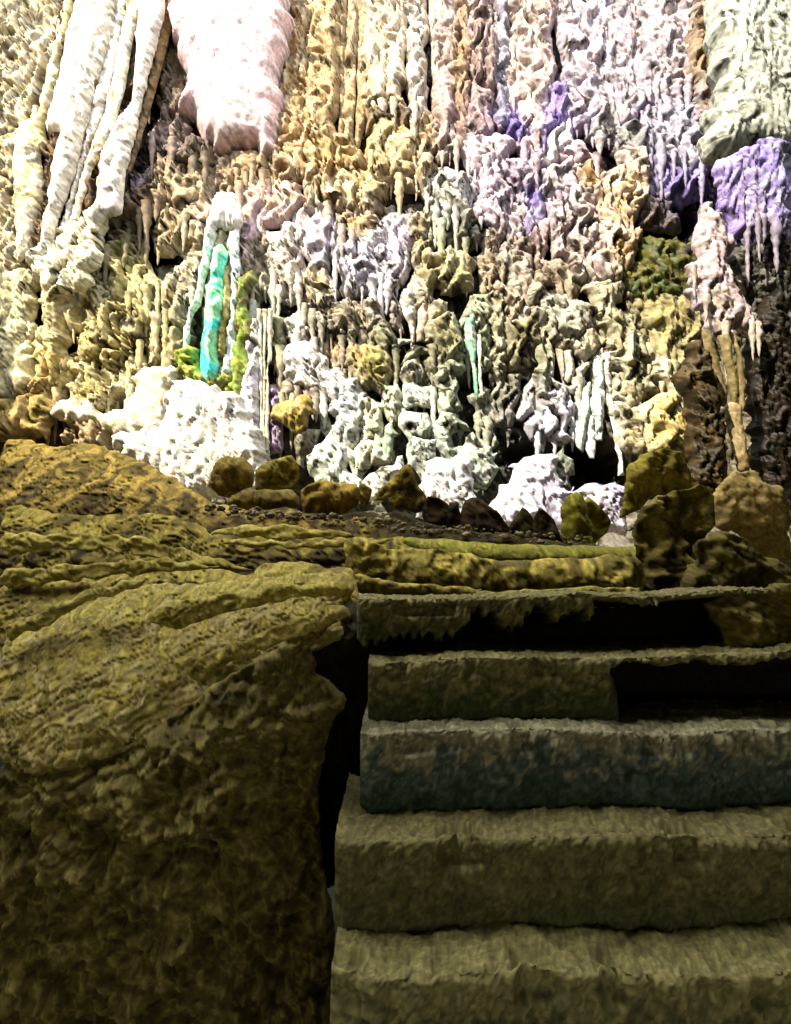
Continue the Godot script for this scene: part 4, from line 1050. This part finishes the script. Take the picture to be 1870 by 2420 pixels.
	formation("dripstone", "creased green cream dripstone strand right of the white fan", "dripstone", "", [
		"upper|K|13.9|a89c58 d0cc98|rough||1220 702 1350 582 1502 682 1512 800 1502 962 1380 962 1250 842", "middle|K|13.8|d8e0c0 98a878|rough||1330 1052 1402 962 1502 962 1522 1060 1462 1150 1452 1300 1482 1400 1402 1432 1330 1502 1310 1302", "lower|K|13.7|b0c4a8 e0ecdc|wrinkle||1300 1522 1402 1482 1562 1562 1564 1640 1422 1682 1402 1752 1300 1682", "root|K|13.6|98b490 e4ece4|rough||1270 1622 1422 1782 1522 1802 1562 1902 1402 1902 1290 1752"], 0.44)
	formation("flowstone_floor", "white rippled floor flow behind the pointed boulder", "flowstone", "", [
		"right_flow|K|13.3|f8f8fc e4e8f0|wrinkle|k=1.3 gain=0.8|1240 1902 1562 1902 1600 2184 1580 2400 1150 2380 1200 2002", "pale_strand|K|13.5|dce8dc f4f8f4|wrinkle|k=1.15|1090 1702 1240 1752 1252 1850 1222 1980 1200 2160 1120 1992 1060 1902", "left_flow|K|13.4|f4f8f0 c8dcc4|drip|k=1.25|160 1852 250 1782 360 1702 462 1832 440 1950 520 2060 600 2200 560 2300 240 2200 180 2002", "middle_flow|K|13.3|f8fafa c8ccc0|wrinkle|k=1.25|640 2082 700 2040 900 1962 982 1922 960 2000 860 2080 760 2200 640 2300"], 0.52)
	formation("dripstone", "ochre and olive ribs standing behind the middle boulder", "dripstone", "", [
		"green_strip|K|14.2|b0dcb0 d8ecd8|rib||200 1502 270 1422 332 1642 260 1682", "olive_foot|K|14.1|8c8444 5c5428|rough||80 1642 240 1622 202 1702 130 1782 70 2000 30 1802"], 0.49)
	# upper right
	formation("flowstone", "pale grey green smooth flowstone in the top right corner", "flowstone", "", ["b|C|14.2|dce0d4 c8d0c0|drip|k=1.05 gain=0.8 cap=0.8|1340 -160 1800 -160 1800 330 1560 422 1420 442 1322 442 1260 330 1302 200 1350 60"], 0.52)
	formation("stalactite", "ochre brown stalactite at the top edge near the right corner", "stalactite", "stalactites", ["b|C|14.0|b08c3c 8c6c2c|drip||1180 -160 1346 -160 1342 60 1330 180 1302 292 1240 250 1190 150"], 0.49)
	formation("flowstone", "grey lilac fanned flowstone over the violet patch at right", "flowstone", "", [
		"fan|C|14.5|ccc8dc dcd8e8|drip|gain=0.9|860 182 1000 132 1150 170 1242 240 1292 330 1300 442 1230 562 1120 522 1000 472 920 432 880 322", "pink_brow|C|14.8|e4d4dc c8bccc|drip|gain=0.8|690 -160 1170 -160 1150 60 990 142 850 182 760 242 690 242 670 120", "grey_step|C|14.6|a8aca0 888c80|drip||670 262 780 272 890 292 912 422 860 432 760 402 700 402 668 340"], 0.52)
	formation("rock_outcrop", "rock face with violet light in its colour above the black hollow at right", "rock outcrop", "", ["b|C|16.2|9c88e0 8478d0 b8b0e8|smooth|gain=1.2|890 482 980 502 1130 562 1222 572 1202 690 1170 732 1050 752 890 732 870 640"], 0.52)  # violet light painted onto the rock
	formation("small_rock", "dark grey rock lying inside the black hollow at right", "rock", "", ["b|C|15.6|5c5854 34302c|wrinkle||850 762 960 742 1062 862 1102 920 1000 912 870 892"], 0.29)
	formation("dripstone_curtain", "fluted curtain with violet light in its colour hanging at the right edge", "dripstone curtain", "", [
		"fold|C|13.2|c8b8f0 b09cf0|flute|k=1.0 ang=0.35|1330 472 1420 442 1500 432 1530 700 1540 900 1500 942 1402 832 1360 642", "fold|C|13.1|b8a8f4 dcd0f4|flute|ang=0.35|1505 432 1600 412 1640 700 1660 880 1600 892 1548 900 1535 700", "fold|C|13.1|a89cf0 d4ccf4|flute|ang=0.35|1605 412 1760 392 1780 880 1700 902 1664 880 1645 700"], 0.52)  # folds tinted as if lit by a violet lamp
	formation("dripstone_column", "tall right-hand column, pink and pale above, dark and fluted below", "dripstone column", "", [
		"pink_upper|J|12.8|e8d0d4 dcc8e4 f0e0d4|drip|k=1.05|370 100 420 30 480 100 560 252 520 312 570 430 652 600 738 818 600 692 580 762 500 792 430 722 390 622 338 560 370 482 318 430 330 380 402 300 370 200",
		"flute_rib|J|12.5|b8a47c 8c7c50|rib||400 752 450 770 490 900 530 1060 560 1200 530 1240 490 1100 440 920", "flute_rib|J|12.45|a89868 8c7c4c|rib||500 790 560 780 600 960 625 1110 610 1220 580 1200 560 1060", "flute_rib|J|12.4|c8b488 a89464|rib||545 1220 620 1200 650 1300 690 1610 640 1620 570 1420", "flute_rib|J|12.5|a49468 7c6c40|rib||470 1100 510 1150 520 1300 565 1640 530 1660 490 1400", "flute_rib|J|12.45|8c7c4c b0a070|rib||600 800 640 900 668 1120 650 1260 622 1150 610 960"], 0.46)
	formation("rock_outcrop", "dark ragged olive brown rock left of the fluted lower column", "rock outcrop", "", ["b|J|12.2|6c5a34 3c3018|rough|gain=1.4|320 902 400 870 432 960 482 1050 502 1300 542 1640 560 1760 330 1760 330 1400 310 1202 260 1102 250 1052 300 1012"], 0.37)
	formation("rock_outcrop", "grey banded rock at the right edge below the violet curtain", "rock outcrop", "", [
		"upper|J|13.4|98948c 5c5c54|wrinkle|gain=1.4|540 330 640 262 900 242 900 640 740 642 702 702 640 562 570 432", "lower|J|13.2|3c3424 2c2418|rough|gain=1.2|690 700 900 640 900 1700 740 1700 700 1300 670 900"], 0.33)
	formation("rock_outcrop", "olive rock face, its colour darkened for shade, below the black hollow at right", "rock outcrop", "", ["b|C|15.6|8a8440 6c6c30 788c50|rough|gain=0.9 cap=0.4|830 962 960 1002 1190 1012 1202 1100 1180 1250 1130 1400 720 1400 700 1252 800 1132"], 0.37)  # low brightness stands in for shade on this face
	formation("flowstone", "khaki flowstone face between the tan olive column and right-hand column", "flowstone", "", [
		"face|F|15.0|b8ac68 ccbc84|drip|gain=0.8|740 60 900 40 1190 80 1252 150 1242 300 1182 372 1132 500 1082 562 960 472 900 322 830 222", "cream_rib|F|14.6|f0e4b0 f8f0d8|drip|k=1.15|880 332 962 462 1082 572 1092 640 1152 722 1142 790 1020 700 900 522", "green_strands|F|14.5|ccd0b4 a8a87c|drip||700 200 800 260 880 420 900 560 910 680 820 700 740 560 680 420"], 0.46)
	formation("flowstone_block", "big square golden yellow block at the foot of the khaki face", "flowstone", "", ["b|F|13.6|e0cc74 d0b858 ecdc9c|smooth|gain=1.2 k=1.05|850 782 900 732 1020 720 1112 780 1152 900 1152 1002 1122 1080 1000 1080 920 1052 872 880"], 0.52)
